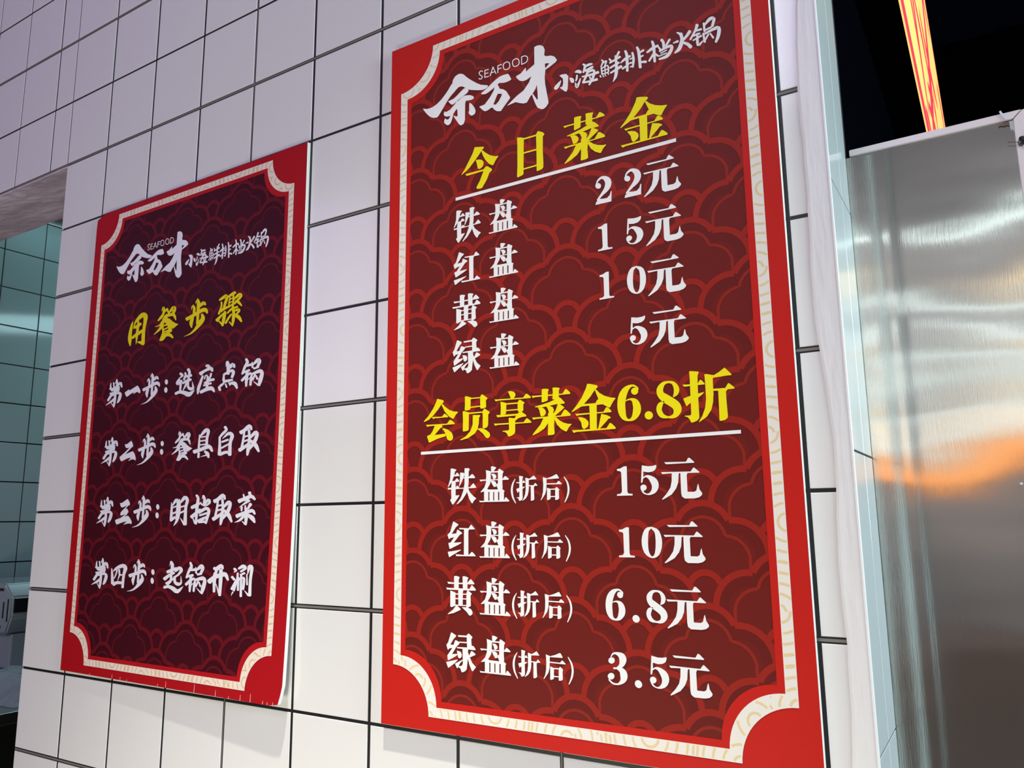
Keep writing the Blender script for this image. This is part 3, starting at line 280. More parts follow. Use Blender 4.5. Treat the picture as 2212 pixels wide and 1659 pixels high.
 '用': 'b-167 198 -163 197 -171 199 -160 195 -174 198 -158 192 -193 178 -160 167 -213 158 -161 142 -232 127 -162 108 -252 79 -166 56 -271 20 -171 -5 -285 -36 -174 -60 -290 -84 -173 -105 -289 -128 -170 -146 -280 -169 -170 -183 -263 -208 -173 -216 -240 -243 -178 -247 -216 -277 -182 -279 -210 -281 -185 -283 -202 -284 -193 -284;b-138 43 -142 44 -135 43 -145 46 -132 44 -146 48 -113 80 -139 88 -93 116 -131 129 -69 146 -117 167 -37 166 -96 199 0 181 -69 227 41 196 -38 252 87 212 0 279 134 226 46 304 162 230 99 321 161 228 168 318 148 233 237 291 144 238 281 246 153 222 290 204 161 188 283 164 165 148 273 124 163 105 263 80 156 58 250 34 149 10 242 -11 144 -37 241 -56 139 -83 243 -102 137 -131 245 -149 140 -180 247 -197 145 -230 249 -245 149 -280 251 -294 165 -294 238 -304 189 -303 214 -306;p4 -234 14 -227 121 -228 237 -215 246 -293 221 -321 176 -313;b-7 197 5 196 -17 197 16 192 -23 192 23 185 -25 163 31 155 -27 136 39 125 -30 103 44 89 -36 61 43 44 -43 13 38 -5 -48 -35 33 -51 -47 -80 29 -94 -43 -123 25 -135 -38 -164 19 -175 -34 -201 10 -210 -30 -236 -2 -242 -26 -272 -14 -274 -24 -273 -16 -275 -22 -274 -19 -275;b-137 58 -143 69 -126 48 -143 80 -110 42 -134 87 -76 40 -105 92 -39 37 -80 98 3 41 -56 104 42 55 -25 113 77 73 14 124 110 91 54 136 113 101 73 134 105 114 91 126;b-170 -145 -181 -135 -155 -153 -188 -124 -138 -155 -184 -115 -92 -144 -147 -96 -46 -133 -110 -77 3 -119 -64 -59 59 -100 -4 -41 119 -77 63 -24 180 -54 129 -7 184 -43 148 -9 178 -31 165 -19',
 '餐': 'b-165 243 -167 244 -163 243 -169 245 -161 243 -169 247 -137 266 -163 277 -113 289 -156 308 -108 291 -135 331 -143 300 -79 303 -138 281 -68 274 -135 258 -63 246 -135 236 -64 220 -137 212 -71 192 -144 191 -82 166 -159 175 -98 143 -181 161 -117 123 -203 145 -141 105 -225 126 -170 90 -247 107 -203 76 -270 87 -236 63 -271 80 -246 63 -265 73 -256 67;b-120 190 -130 198 -107 185 -137 207 -95 184 -136 215 -53 205 -96 237 -12 226 -56 259 29 247 -16 281 31 255 -2 280 23 265 12 274;b-17 261 -3 263 -28 257 12 261 -30 248 24 255 -7 218 43 224 16 187 62 193 39 157 81 162 48 152 79 156 60 150 71 152;b50 167 42 172 61 163 36 179 71 163 35 186 126 189 73 224 180 215 112 263 212 225 152 289 176 231 231 278 165 240 264 237 169 229 265 206 166 211 253 179 155 185 233 153 142 156 213 127 148 145 199 124 162 134 180 127;b35 136 32 147 43 126 35 157 57 119 46 162 111 110 98 162 157 102 157 161 176 97 226 139 196 83 267 95 227 49 279 52 260 11 289 13 266 7 287 9 274 6 282 7;b-104 55 -118 63 -88 50 -128 73 -73 51 -129 83 -37 73 -105 112 -5 93 -77 143 24 103 -27 166 63 107 44 165 121 105 113 152 183 104 177 139 192 107 188 133 195 115 194 124;b17 98 38 80 -10 111 51 61 -38 113 47 44 -70 96 11 31 -102 79 -25 17 -135 59 -61 5 -162 34 -99 -9 -186 10 -141 -25 -212 -9 -186 -36 -247 -18 -234 -39 -288 -22 -281 -37 -331 -26 -327 -35 -333 -28 -330 -34 -333 -30 -332 -32;b-98 30 -82 24 -114 33 -70 15 -127 30 -65 5 -150 -1 -83 -28 -172 -32 -102 -62 -195 -58 -128 -94 -221 -82 -165 -118 -250 -104 -206 -136 -280 -125 -246 -150 -306 -142 -281 -162 -332 -156 -315 -170 -358 -171 -349 -179 -358 -173 -352 -178 -357 -175 -355 -177;p-49 80 80 68 182 -2 270 -48 358 -78 207 -144 128 -96 37 -35 -64 20;b-120 -46 -107 -46 -132 -49 -94 -49 -136 -56 -84 -56 -122 -94 -67 -94 -108 -131 -49 -134 -104 -165 -38 -176 -115 -199 -40 -220 -136 -235 -48 -263 -157 -273 -56 -304 -147 -289 -75 -311 -125 -301 -100 -309;b-91 -53 -96 -47 -84 -59 -97 -41 -75 -62 -92 -36 -31 -59 -51 -29 10 -56 -7 -22 33 -60 44 -25 43 -71 93 -47 55 -92 128 -76 63 -110 153 -103 67 -119 162 -129 68 -130 159 -149 70 -146 156 -163 82 -159 143 -171 102 -168 123 -172;b-77 -127 -82 -122 -70 -132 -83 -116 -61 -134 -80 -111 -12 -126 -32 -101 37 -117 16 -91 86 -109 64 -82 90 -104 75 -84 88 -97 83 -90;b-78 -174 -82 -168 -72 -180 -83 -163 -64 -183 -78 -159 18 -179 -1 -148 99 -175 75 -137 179 -172 151 -126 187 -164 167 -131 186 -153 179 -141;b-58 -220 -63 -213 -50 -225 -65 -206 -40 -228 -61 -201 34 -216 11 -187 108 -205 83 -173 181 -193 155 -159 186 -187 167 -162 184 -178 177 -170;b-83 -245 -89 -234 -73 -255 -89 -224 -59 -260 -80 -218 7 -263 -19 -210 68 -265 45 -202 105 -270 117 -209 129 -278 178 -239 165 -297 212 -273 207 -320 240 -304 218 -323 242 -311 229 -321 237 -317;b-169 -308 -173 -298 -159 -318 -172 -288 -145 -324 -162 -282 -122 -327 -141 -279 -93 -331 -127 -276 -58 -324 -111 -272 -27 -307 -79 -265 2 -283 -37 -253 29 -260 5 -242 30 -255 13 -242 26 -250 20 -245',
 '步': 'b-5 327 6 328 -13 324 17 326 -15 318 26 320 -11 291 49 295 -7 267 74 266 -5 241 91 229 -5 204 92 184 -5 158 85 138 -4 112 79 95 -2 70 77 55 0 29 77 16 2 -11 77 -24 3 -53 78 -66 3 -95 80 -108 3 -137 82 -151 14 -149 71 -159 33 -156 53 -160;b-118 230 -109 232 -124 227 -99 231 -126 221 -91 226 -118 201 -72 208 -113 184 -50 187 -109 164 -35 157 -106 131 -31 117 -105 88 -34 74 -103 45 -36 32 -93 35 -46 26 -78 28 -61 25;b-41 232 -42 233 -39 232 -44 234 -38 232 -45 235 -3 279 -41 292 -7 285 -34 295 -15 290 -25 294;b-153 139 -154 140 -151 139 -156 141 -150 140 -157 142 -113 198 -152 211 -117 204 -145 213 -126 209 -135 212;b58 154 48 161 70 148 41 170 82 148 42 178 130 165 76 206 176 180 111 236 197 185 158 254 175 193 226 232 187 187 245 203 211 171 254 182 223 166 253 174 236 166 246 169;b-287 -25 -300 -10 -268 -39 -305 7 -245 -45 -296 19 -209 -37 -260 27 -172 -29 -225 35 -132 -20 -185 43 -87 -8 -140 53 -40 6 -90 64 11 19 -39 76 70 34 16 93 130 49 76 113 177 56 132 126 205 55 182 130 216 51 232 124 219 52 281 102 230 50 308 68 254 32 313 39 280 11 315 15 288 6 313 9 298 5 306 6;b-98 5 -82 -1 -116 8 -67 -11 -130 4 -62 -22 -152 -25 -70 -56 -175 -55 -78 -87 -186 -90 -84 -113 -175 -127 -89 -134 -151 -159 -93 -160 -128 -188 -97 -188 -122 -192 -100 -192 -114 -194 -106 -194;b139 28 152 29 128 23 168 27 125 14 180 20 133 -14 205 -5 138 -36 233 -36 134 -47 245 -78 119 -61 228 -116 91 -83 197 -146 59 -112 162 -173 30 -146 121 -200 0 -183 72 -228 -33 -215 22 -253 -68 -242 -26 -275 -107 -265 -74 -294 -150 -284 -127 -309 -200 -299 -187 -318 -257 -312 -249 -323 -314 -324 -312 -328 -315 -325 -313 -327 -315 -326 -314 -326',
 '骤': 'b-279 205 -287 214 -269 199 -291 222 -257 197 -288 229 -228 203 -265 241 -199 209 -241 253 -169 215 -215 264 -134 225 -182 277 -101 233 -143 290 -97 236 -94 291 -122 251 -45 255 -120 241 -42 226 -120 222 -46 200 -126 200 -57 174 -138 172 -72 146 -150 144 -86 120 -158 118 -96 97 -166 93 -106 73 -173 68 -116 49 -168 58 -127 44 -155 51 -141 46;b-227 180 -215 179 -237 179 -204 175 -243 173 -196 168 -238 148 -192 144 -233 125 -188 117 -236 98 -190 84 -251 61 -205 44 -275 19 -226 -1 -299 -24 -247 -45 -295 -33 -257 -48 -284 -41 -271 -46;b-269 -16 -277 -8 -258 -22 -282 0 -246 -24 -279 8 -200 -11 -241 29 -154 2 -201 50 -113 14 -157 66 -76 24 -109 73 -37 34 -61 73 2 45 -15 73 7 50 -5 70 6 57 2 64;b-320 -163 -338 -151 -298 -172 -351 -135 -277 -172 -350 -121 -250 -147 -313 -103 -223 -122 -276 -84 -194 -100 -237 -65 -159 -80 -196 -47 -120 -61 -155 -29 -80 -43 -114 -12 -78 -35 -102 -13 -83 -27 -91 -19;b-112 -7 -95 -11 -128 -6 -81 -19 -139 -11 -73 -30 -150 -48 -76 -68 -162 -84 -80 -107 -172 -122 -86 -146 -180 -163 -99 -186 -186 -206 -114 -227 -191 -249 -129 -267 -185 -259 -140 -272 -171 -267 -155 -271;b-265 -162 -258 -159 -268 -167 -250 -157 -267 -173 -241 -160 -240 -196 -212 -182 -214 -220 -183 -203 -188 -243 -153 -225 -176 -246 -151 -233 -165 -244 -156 -240;b-50 226 -58 233 -40 220 -61 241 -29 218 -59 248 3 225 -33 262 35 232 -7 276 65 239 21 288 93 246 51 297 121 253 81 304 150 261 110 311 156 270 127 307 152 284 142 296;b3 222 13 219 -6 222 21 214 -12 219 25 208 -19 195 18 183 -26 170 12 159 -32 143 7 133 -35 114 5 105 -36 84 3 76 -37 54 2 46 -32 48 -4 42 -23 44 -13 41;b77 256 89 254 66 254 101 250 60 249 109 243 65 219 114 213 69 191 119 184 70 160 121 150 68 123 119 111 63 82 115 69 58 40 111 28 65 32 103 23 77 26 90 23;b-4 178 -7 182 1 174 -8 186 7 173 -6 189 37 179 23 196 66 184 52 203 96 190 80 210 98 194 87 209 97 199 93 204;b-7 117 -10 121 -2 113 -12 125 4 112 -10 128 36 119 22 137 68 127 53 145 100 134 84 154 103 138 91 152 101 143 97 148;b-26 39 -32 44 -17 34 -36 51 -9 33 -34 57 34 50 8 75 76 68 49 93 118 85 90 111 120 91 100 109 116 98 109 104;b110 167 103 173 119 162 98 181 129 161 100 187 182 178 141 214 234 194 184 243 264 201 228 260 256 203 286 249 253 208 319 216 257 207 320 185 249 198 301 164 226 182 274 146 197 164 244 128 168 143 211 110 136 120 175 90 104 97 138 71 103 90 128 71 109 82 117 76;b135 130 138 137 138 121 144 143 146 114 154 145 169 102 179 141 186 93 209 136 202 83 245 119 230 66 277 90 267 40 304 58 304 14 330 26 313 12 331 20 321 13 327 16;b-49 -64 -56 -59 -40 -68 -60 -53 -32 -68 -60 -47 6 -48 -28 -22 42 -29 4 3 79 -15 46 23 122 -7 98 32 171 -2 153 35 222 3 205 37 229 8 216 33 229 16 224 25;b81 46 97 45 67 43 113 40 61 35 125 31 70 -6 138 -10 78 -46 151 -51 84 -83 160 -93 84 -118 163 -133 81 -153 162 -171 80 -189 157 -207 81 -225 147 -241 83 -262 134 -275 85 -299 120 -308 89 -304 114 -311 97 -308 106 -311;b-78 -239 -90 -233 -64 -242 -99 -224 -53 -240 -101 -215 -29 -212 -78 -187 -6 -184 -54 -159 16 -160 -29 -134 38 -139 -5 -113 59 -121 19 -95 81 -102 43 -78 80 -95 53 -77 74 -88 64 -81;b130 -45 126 -38 137 -52 126 -31 146 -55 131 -27 187 -56 166 -18 226 -57 204 -9 237 -59 246 -9 219 -46 288 -41 222 -47 286 -68 220 -59 269 -87 204 -76 243 -104 176 -96 208 -121 148 -117 174 -137 147 -122 166 -137 151 -128 158 -133;b102 -102 107 -94 102 -112 116 -88 109 -120 129 -88 153 -146 178 -103 192 -169 231 -120 221 -188 282 -148 249 -208 317 -186 282 -236 335 -223 317 -266 351 -258 326 -270 350 -264 335 -270 344 -268;b11 -216 16 -213 8 -220 23 -213 9 -225 30 -214 29 -244 53 -233 50 -263 76 -251 70 -283 99 -269 79 -286 100 -275 88 -284 96 -281',
 '第': 'b-134 220 -128 218 -140 219 -122 216 -144 217 -119 213 -152 191 -115 184 -160 164 -111 157 -161 136 -105 133 -152 110 -94 115 -137 89 -80 96 -124 69 -65 76 -110 62 -68 68 -94 61 -80 63;b-56 222 -45 221 -65 220 -34 218 -70 215 -26 213 -63 186 -16 185 -55 158 -6 156 -48 132 3 130 -41 110 10 109 -35 91 16 90 -28 71 23 70 -19 65 18 65 -6 62 7 62;b44 273 55 273 34 272 66 270 29 267 73 265 32 247 82 245 34 227 92 224 36 205 100 199 39 176 104 169 42 143 107 136 46 110 109 103 55 102 101 97 71 97 87 95;b5 183 0 185 10 182 -4 187 14 183 -5 190 29 204 8 212 45 226 20 234 61 247 33 257 59 251 39 258 53 254 46 257;b-173 102 -174 109 -167 94 -171 116 -157 89 -163 119 -104 85 -111 117 -49 80 -62 114 10 83 -23 118 64 100 16 135 110 124 55 159 148 141 90 181 175 149 116 196 183 150 147 209 152 158 214 194 162 152 239 162 186 126 247 130 212 97 253 100 220 93 250 95 231 91 242 92;b-107 61 -110 70 -100 54 -107 77 -88 49 -99 82 -40 47 -50 80 11 46 -4 79 61 50 32 83 103 64 60 94 137 81 87 112 170 98 116 131 170 108 132 131 161 118 148 126;b-1 93 -3 105 8 83 0 115 24 76 12 120 67 74 56 118 106 73 104 115 112 74 157 99 107 77 173 66 101 59 163 42 94 38 153 22 100 29 143 18 112 23 127 19;b105 56 115 48 91 62 121 38 77 63 118 30 57 56 98 23 39 49 76 14 13 42 42 6 -31 36 -8 1 -88 30 -66 -4 -145 23 -125 -9 -152 18 -137 -6 -151 10 -146 2;b-48 21 -35 14 -63 24 -24 6 -77 23 -23 -3 -100 4 -42 -23 -124 -14 -62 -43 -148 -35 -82 -64 -171 -58 -105 -86 -194 -82 -130 -110 -217 -106 -155 -133 -214 -116 -169 -135 -202 -125 -187 -132;b-96 -44 -103 -36 -86 -51 -105 -28 -73 -53 -99 -22 5 -41 -24 -6 82 -29 52 10 138 -25 118 19 161 -29 173 16 159 -30 224 -5 158 -33 250 -38 156 -55 249 -75 144 -89 235 -114 132 -121 216 -147 125 -142 195 -169 117 -162 171 -184 108 -182 147 -199 110 -189 138 -201 117 -194 127 -198;b-4 110 11 109 -18 107 26 105 -25 101 36 98 -15 51 52 48 -5 2 67 -2 1 -45 77 -53 1 -94 79 -106 -4 -144 75 -157 -6 -187 68 -199 -2 -218 59 -228 3 -242 48 -250 8 -266 38 -271 12 -269 33 -273 19 -272 26 -273;b49 -82 62 -91 33 -76 70 -101 17 -76 68 -110 -19 -93 33 -128 -55 -111 -3 -147 -95 -130 -49 -166 -143 -154 -110 -182 -198 -180 -179 -196 -253 -207 -248 -211 -253 -207 -250 -210 -253 -209 -251 -210;b-75 -174 -70 -173 -78 -177 -64 -172 -78 -180 -58 -174 -52 -206 -29 -199 -26 -232 0 -224 0 -258 30 -248 8 -260 30 -254 17 -260 25 -257',
 '一': 'p-243 -7 -225 7 -192 17 -146 36 -108 48 -113 35 -116 21 -71 31 -8 49 63 72 127 90 152 88 169 71 209 32 242 -10 243 -40 231 -59 219 -60 201 -52 176 -36 140 -25 75 -44 23 -62 40 -46 59 -28 18 -31 -44 -43 -106 -69 -161 -90 -189 -81 -206 -60 -230 -33',
 ':': 'p47 71 46 54 38 40 26 31 10 28 -7 31 -23 41 -36 55 -44 71 -45 89 -41 105 -31 116 -17 122 0 122 17 116 32 104 42 88;p48 -76 47 -94 39 -109 27 -119 10 -122 -8 -119 -25 -109 -38 -94 -46 -76 -48 -57 -44 -40 -33 -27 -18 -20 -1 -20 17 -27 32 -40 43 -57',
 '选': 'b-178 191 -169 200 -181 180 -155 205 -174 169 -138 204 -149 156 -113 192 -129 146 -82 176 -128 150 -56 147 -126 152 -72 123 -137 139 -99 113 -151 124 -123 105 -151 119 -131 105 -147 113 -140 108;b-155 121 -150 119 -161 122 -146 116 -165 121 -145 112 -201 95 -158 77 -237 68 -171 42 -261 42 -177 18 -261 15 -181 9 -233 -13 -193 13 -185 -20 -210 14 -152 -6 -190 23 -114 14 -157 44 -78 33 -123 65 -76 42 -109 65 -84 51 -95 59;b-135 73 -117 71 -152 72 -99 65 -162 64 -89 54 -160 27 -90 18 -157 -9 -91 -19 -156 -44 -93 -53 -155 -76 -96 -85 -156 -106 -99 -115 -156 -136 -103 -145 -149 -144 -111 -150 -137 -149 -123 -151;b-266 -177 -275 -166 -252 -187 -279 -154 -234 -190 -272 -145 -197 -182 -236 -136 -164 -176 -197 -125 -134 -175 -148 -120 -96 -182 -91 -124 -51 -196 -34 -133 -10 -209 21 -144 22 -226 72 -159 71 -249 101 -169 149 -257 106 -172 206 -230 144 -172 244 -192 207 -162 278 -155 273 -151 279 -154 275 -151 278 -153 277 -152;b-29 195 -18 196 -38 191 -6 195 -41 185 4 189 -34 169 15 175 -29 157 27 157 -29 145 31 132 -37 125 19 106 -52 99 1 79 -67 72 -17 53 -63 63 -27 50 -53 57 -41 52;b38 252 56 257 26 243 76 257 25 231 95 250 43 211 111 230 57 197 131 205 66 178 142 170 66 141 136 126 59 93 121 79 52 45 106 32 58 36 97 27 70 31 84 27;b-47 107 -51 115 -39 99 -50 124 -27 94 -43 129 39 96 22 134 105 97 85 140 170 98 149 145 180 106 165 139 181 117 176 129;b-75 -5 -84 4 -63 -13 -88 13 -49 -15 -83 21 -6 -4 -43 35 36 6 -2 49 72 14 39 60 104 18 78 65 134 20 112 67 166 22 144 69 176 30 160 63 177 41 171 53;b45 20 56 16 33 22 66 10 23 19 69 3 9 -5 58 -22 -5 -29 46 -47 -19 -52 31 -71 -31 -75 9 -92 -43 -98 -15 -111 -56 -122 -38 -129 -55 -125 -43 -130 -52 -127 -47 -129;b72 42 87 40 58 41 101 35 50 35 110 27 50 -1 111 -9 51 -38 112 -44 56 -71 119 -69 70 -99 131 -81 95 -123 143 -85 127 -139 155 -88 167 -150 177 -95 221 -154 195 -100 263 -129 195 -107 255 -88 201 -86 229 -42 197 -42 204 3 192 3 202 5 193 5 199 5 196 5',
 '座': 'b-48 230 -48 242 -42 219 -43 251 -29 210 -30 256 -2 204 -3 255 16 199 31 252 3 209 78 226 3 213 79 193 2 196 61 175 0 175 44 159 4 167 36 156 13 161 24 157;b-187 92 -204 108 -164 80 -213 125 -140 77 -207 140 -111 94 -169 149 -84 111 -130 158 -48 125 -86 168 7 137 -29 184 69 146 35 200 103 148 98 206 90 155 157 176 96 143 167 146 109 123 170 125 120 115 165 116 136 112 152 112;b-108 75 -94 71 -123 77 -83 63 -134 73 -78 54 -151 38 -92 19 -169 4 -106 -16 -187 -30 -120 -52 -208 -66 -134 -90 -228 -103 -148 -127 -243 -139 -160 -161 -245 -174 -171 -188 -240 -205 -182 -215 -235 -236 -193 -243 -229 -242 -199 -247 -220 -246 -209 -247;b-33 73 -26 71 -41 74 -19 67 -47 72 -16 62 -56 51 -22 41 -65 31 -29 20 -74 11 -35 0 -70 5 -42 -3 -62 0 -52 -3;b-12 77 -4 78 -17 74 5 78 -19 69 12 74 -9 55 22 60 1 41 31 47 10 28 41 34 20 16 49 23 29 5 56 12 38 -5 64 1 45 -8 63 -3 52 -8 58 -6;b110 93 124 90 96 93 137 84 87 88 143 75 84 70 138 58 82 53 133 40 79 38 125 22 74 25 113 8 67 12 99 -3 59 -2 85 -14 60 -6 79 -15 65 -11 71 -14;b-55 -79 -63 -71 -44 -85 -67 -62 -32 -87 -63 -55 6 -77 -29 -41 42 -67 7 -26 78 -59 48 -15 117 -56 95 -9 161 -53 143 -7 207 -51 189 -6 217 -44 204 -12 218 -33 213 -22;b27 49 41 47 13 48 55 41 5 42 63 33 2 11 64 2 0 -19 66 -29 -3 -54 66 -66 -6 -98 63 -110 -10 -147 59 -159 -13 -196 56 -207 -4 -206 45 -214 12 -212 29 -215;b-76 -116 -81 -109 -68 -122 -82 -101 -57 -125 -77 -95 -22 -121 -44 -88 12 -116 -10 -81 44 -113 24 -75 75 -111 58 -72 106 -109 91 -71 138 -108 122 -70 146 -102 135 -75 147 -93 143 -83;b-151 -231 -161 -219 -135 -242 -165 -205 -116 -245 -158 -195 -61 -233 -107 -179 -8 -222 -54 -163 39 -214 -1 -151 85 -211 52 -142 123 -212 108 -138 139 -213 171 -149 151 -214 217 -182 179 -231 233 -214 211 -252 245 -242 220 -256 244 -248 230 -256 238 -253',
 '点': 'b-67 253 -50 255 -81 247 -32 253 -85 237 -17 244 -77 214 -2 223 -70 194 16 198 -64 169 28 163 -59 130 31 119 -55 80 29 69 -51 30 27 20 -40 19 16 12 -21 12 -2 10;b-79 157 -81 157 -78 157 -82 158 -76 158 -83 159 -55 221 -89 228 -60 226 -83 231 -67 229 -75 231;b-14 107 -24 115 -1 102 -30 124 12 102 -29 132 56 118 0 160 98 133 33 190 109 136 82 208 82 147 150 179 97 137 162 149 121 118 165 127 131 113 163 119 144 112 155 114;b-125 38 -114 37 -136 37 -104 33 -142 32 -98 26 -146 -2 -93 -9 -150 -36 -88 -44 -154 -70 -83 -79 -144 -80 -93 -87 -128 -86 -110 -89;b-128 17 -136 26 -117 10 -139 36 -104 8 -135 43 -38 25 -72 64 26 41 -8 85 72 48 49 97 86 45 101 94 81 46 145 70 82 43 163 37 81 26 157 5 71 -3 140 -26 60 -34 123 -55 65 -45 111 -60 79 -53 94 -58;b-134 -104 -139 -91 -123 -115 -137 -79 -107 -122 -127 -72 -65 -119 -84 -71 -23 -116 -41 -69 17 -114 0 -69 52 -111 36 -69 85 -107 71 -69 118 -104 105 -70 125 -99 116 -74 126 -91 123 -82;b-202 -174 -213 -164 -187 -181 -220 -153 -172 -182 -217 -143 -146 -167 -186 -132 -120 -152 -155 -121 -94 -136 -124 -110 -92 -130 -114 -111 -97 -122 -104 -116;b-240 -163 -224 -161 -253 -168 -207 -164 -258 -177 -195 -172 -248 -198 -185 -192 -237 -219 -176 -213 -226 -239 -167 -234 -214 -246 -172 -243 -199 -249 -184 -247;b-73 -132 -64 -131 -80 -136 -54 -132 -83 -142 -46 -136 -71 -162 -33 -157 -60 -183 -21 -178 -49 -204 -8 -199 -40 -209 -11 -205 -29 -210 -19 -209;b12 -120 21 -118 6 -124 31 -118 5 -130 39 -121 16 -146 52 -137 27 -162 65 -153 39 -178 78 -168 48 -182 77 -175 60 -183 70 -180;b56 -145 55 -135 62 -156 59 -126 74 -162 70 -121 111 -172 106 -118 139 -180 150 -117 145 -183 207 -136 160 -193 239 -173 186 -219 250 -209 215 -249 258 -242 224 -254 256 -249 236 -255 247 -253',
 '锅2': 'b-187 251 -174 254 -196 245 -159 254 -198 235 -146 248 -186 214 -128 228 -176 197 -106 204 -175 188 -97 170 -183 173 -114 141 -202 149 -140 117 -223 118 -164 93 -241 82 -184 61 -257 42 -205 24 -273 3 -225 -13 -269 -5 -235 -16 -259 -11 -247 -15;b-179 116 -183 124 -172 108 -183 132 -161 104 -176 138 -116 106 -133 143 -72 108 -91 148 -28 109 -48 154 -19 117 -34 148 -19 127 -24 138;b-229 11 -235 20 -220 3 -236 29 -208 -1 -230 35 -160 7 -184 44 -113 14 -137 53 -66 22 -91 62 -59 29 -77 58 -61 40 -67 50;b-256 -129 -268 -120 -241 -135 -277 -110 -226 -134 -276 -100 -189 -109 -239 -74 -152 -85 -201 -49 -118 -64 -162 -27 -88 -49 -123 -12 -57 -37 -87 -3 -25 -24 -51 6 -22 -18 -40 4 -24 -10 -31 -2;b-133 53 -117 50 -148 52 -102 44 -157 46 -94 34 -164 6 -94 -7 -171 -33 -94 -47 -175 -76 -96 -88 -173 -122 -101 -133 -167 -171 -107 -179 -162 -219 -113 -226 -155 -226 -120 -231 -144 -231 -131 -232;b-171 -163 -176 -159 -165 -165 -179 -155 -159 -165 -178 -151 -118 -139 -135 -126 -78 -112 -92 -101 -37 -86 -50 -76 -37 -83 -46 -76 -39 -80 -42 -78;b-24 175 -18 174 -30 173 -11 172 -33 170 -6 169 -31 139 4 138 -29 109 15 106 -27 78 25 76 -18 71 19 69 -5 67 8 66;b-10 114 -17 119 -1 110 -21 126 8 110 -20 132 62 130 20 164 115 149 60 198 146 157 102 221 130 159 164 214 119 169 199 178 124 164 201 147 119 145 187 119 104 116 166 90 88 87 146 62 91 76 133 59 103 67 117 61;b20 49 15 58 28 42 15 66 39 39 21 72 77 44 58 77 114 49 96 83 152 55 133 88 158 61 144 85 157 69 152 77;b-16 -13 -4 -16 -27 -13 7 -21 -35 -18 13 -28 -44 -54 10 -65 -53 -89 7 -102 -59 -123 4 -135 -61 -154 0 -165 -60 -183 -3 -192 -60 -211 -7 -219 -53 -219 -15 -225 -41 -224 -28 -226;b-15 -37 -20 -29 -6 -44 -21 -21 5 -47 -16 -15 79 -40 51 4 151 -34 120 23 193 -34 185 31 187 -33 248 8 187 -33 273 -30 190 -50 277 -64 183 -76 272 -101 166 -110 260 -140 152 -146 248 -174 149 -178 234 -200 150 -207 218 -225 152 -237 202 -250 157 -245 194 -254 168 -251 181 -254;b68 -40 79 -44 56 -38 88 -51 46 -40 91 -59 28 -68 72 -87 9 -96 53 -115 -10 -124 35 -143 -7 -132 25 -146 2 -139 13 -144;b82 -60 90 -59 75 -64 100 -59 73 -69 107 -63 85 -92 123 -85 96 -114 139 -106 108 -136 155 -127 118 -141 152 -135 131 -142 143 -140;b36 -160 38 -159 35 -163 41 -158 36 -165 45 -158 141 -241 166 -219 151 -242 170 -226 161 -239 167 -233',
 '具': 'b-124 163 -119 163 -128 162 -115 161 -131 160 -112 159 -133 127 -104 125 -136 94 -97 91 -139 58 -91 54 -141 17 -88 11 -143 -28 -87 -34 -145 -73 -86 -79 -137 -81 -94 -86 -123 -86 -108 -87;b-98 121 -106 126 -89 118 -111 132 -80 119 -111 138 -25 148 -73 177 28 176 -34 217 66 191 8 246 79 193 61 257 71 198 122 241 71 202 153 203 70 178 148 163 60 134 132 119 51 85 121 75 51 36 120 30 54 -14 124 -19 57 -64 127 -69 68 -73 118 -77 84 -78 102 -79;b-108 107 -110 113 -103 102 -109 118 -96 99 -103 121 -45 101 -52 123 6 102 -1 124 56 104 49 126 61 107 56 123 63 112 61 118;b-114 41 -115 47 -109 36 -114 53 -101 32 -108 56 -46 34 -53 58 8 35 1 59 62 37 55 61 68 40 63 57 70 46 68 52;b-107 -25 -109 -19 -102 -31 -108 -14 -94 -34 -102 -10 -40 -32 -47 -9 15 -31 7 -7 69 -29 62 -5 74 -26 69 -9 76 -20 74 -14;b-257 -144 -267 -128 -239 -158 -269 -112 -215 -164 -256 -99 -153 -151 -192 -90 -91 -139 -128 -81 -26 -127 -65 -70 46 -112 2 -52 114 -99 76 -32 147 -96 159 -29 157 -99 226 -65 185 -123 251 -106 220 -154 269 -141 232 -158 267 -149 246 -158 258 -155;b-115 -145 -99 -147 -131 -147 -84 -152 -140 -154 -76 -160 -139 -179 -77 -186 -138 -205 -79 -211 -138 -231 -81 -236 -130 -239 -89 -243 -116 -243 -102 -244;b32 -133 40 -126 28 -141 52 -122 32 -150 65 -123 55 -169 97 -135 74 -186 132 -148 87 -198 164 -170 100 -211 180 -198 118 -229 182 -222 136 -250 183 -245 145 -255 179 -252 158 -257 169 -255;b-57 -225 -58 -224 -56 -226 -58 -223 -55 -226 -57 -222 129 -216 115 -188 135 -211 125 -191 135 -204 132 -197',
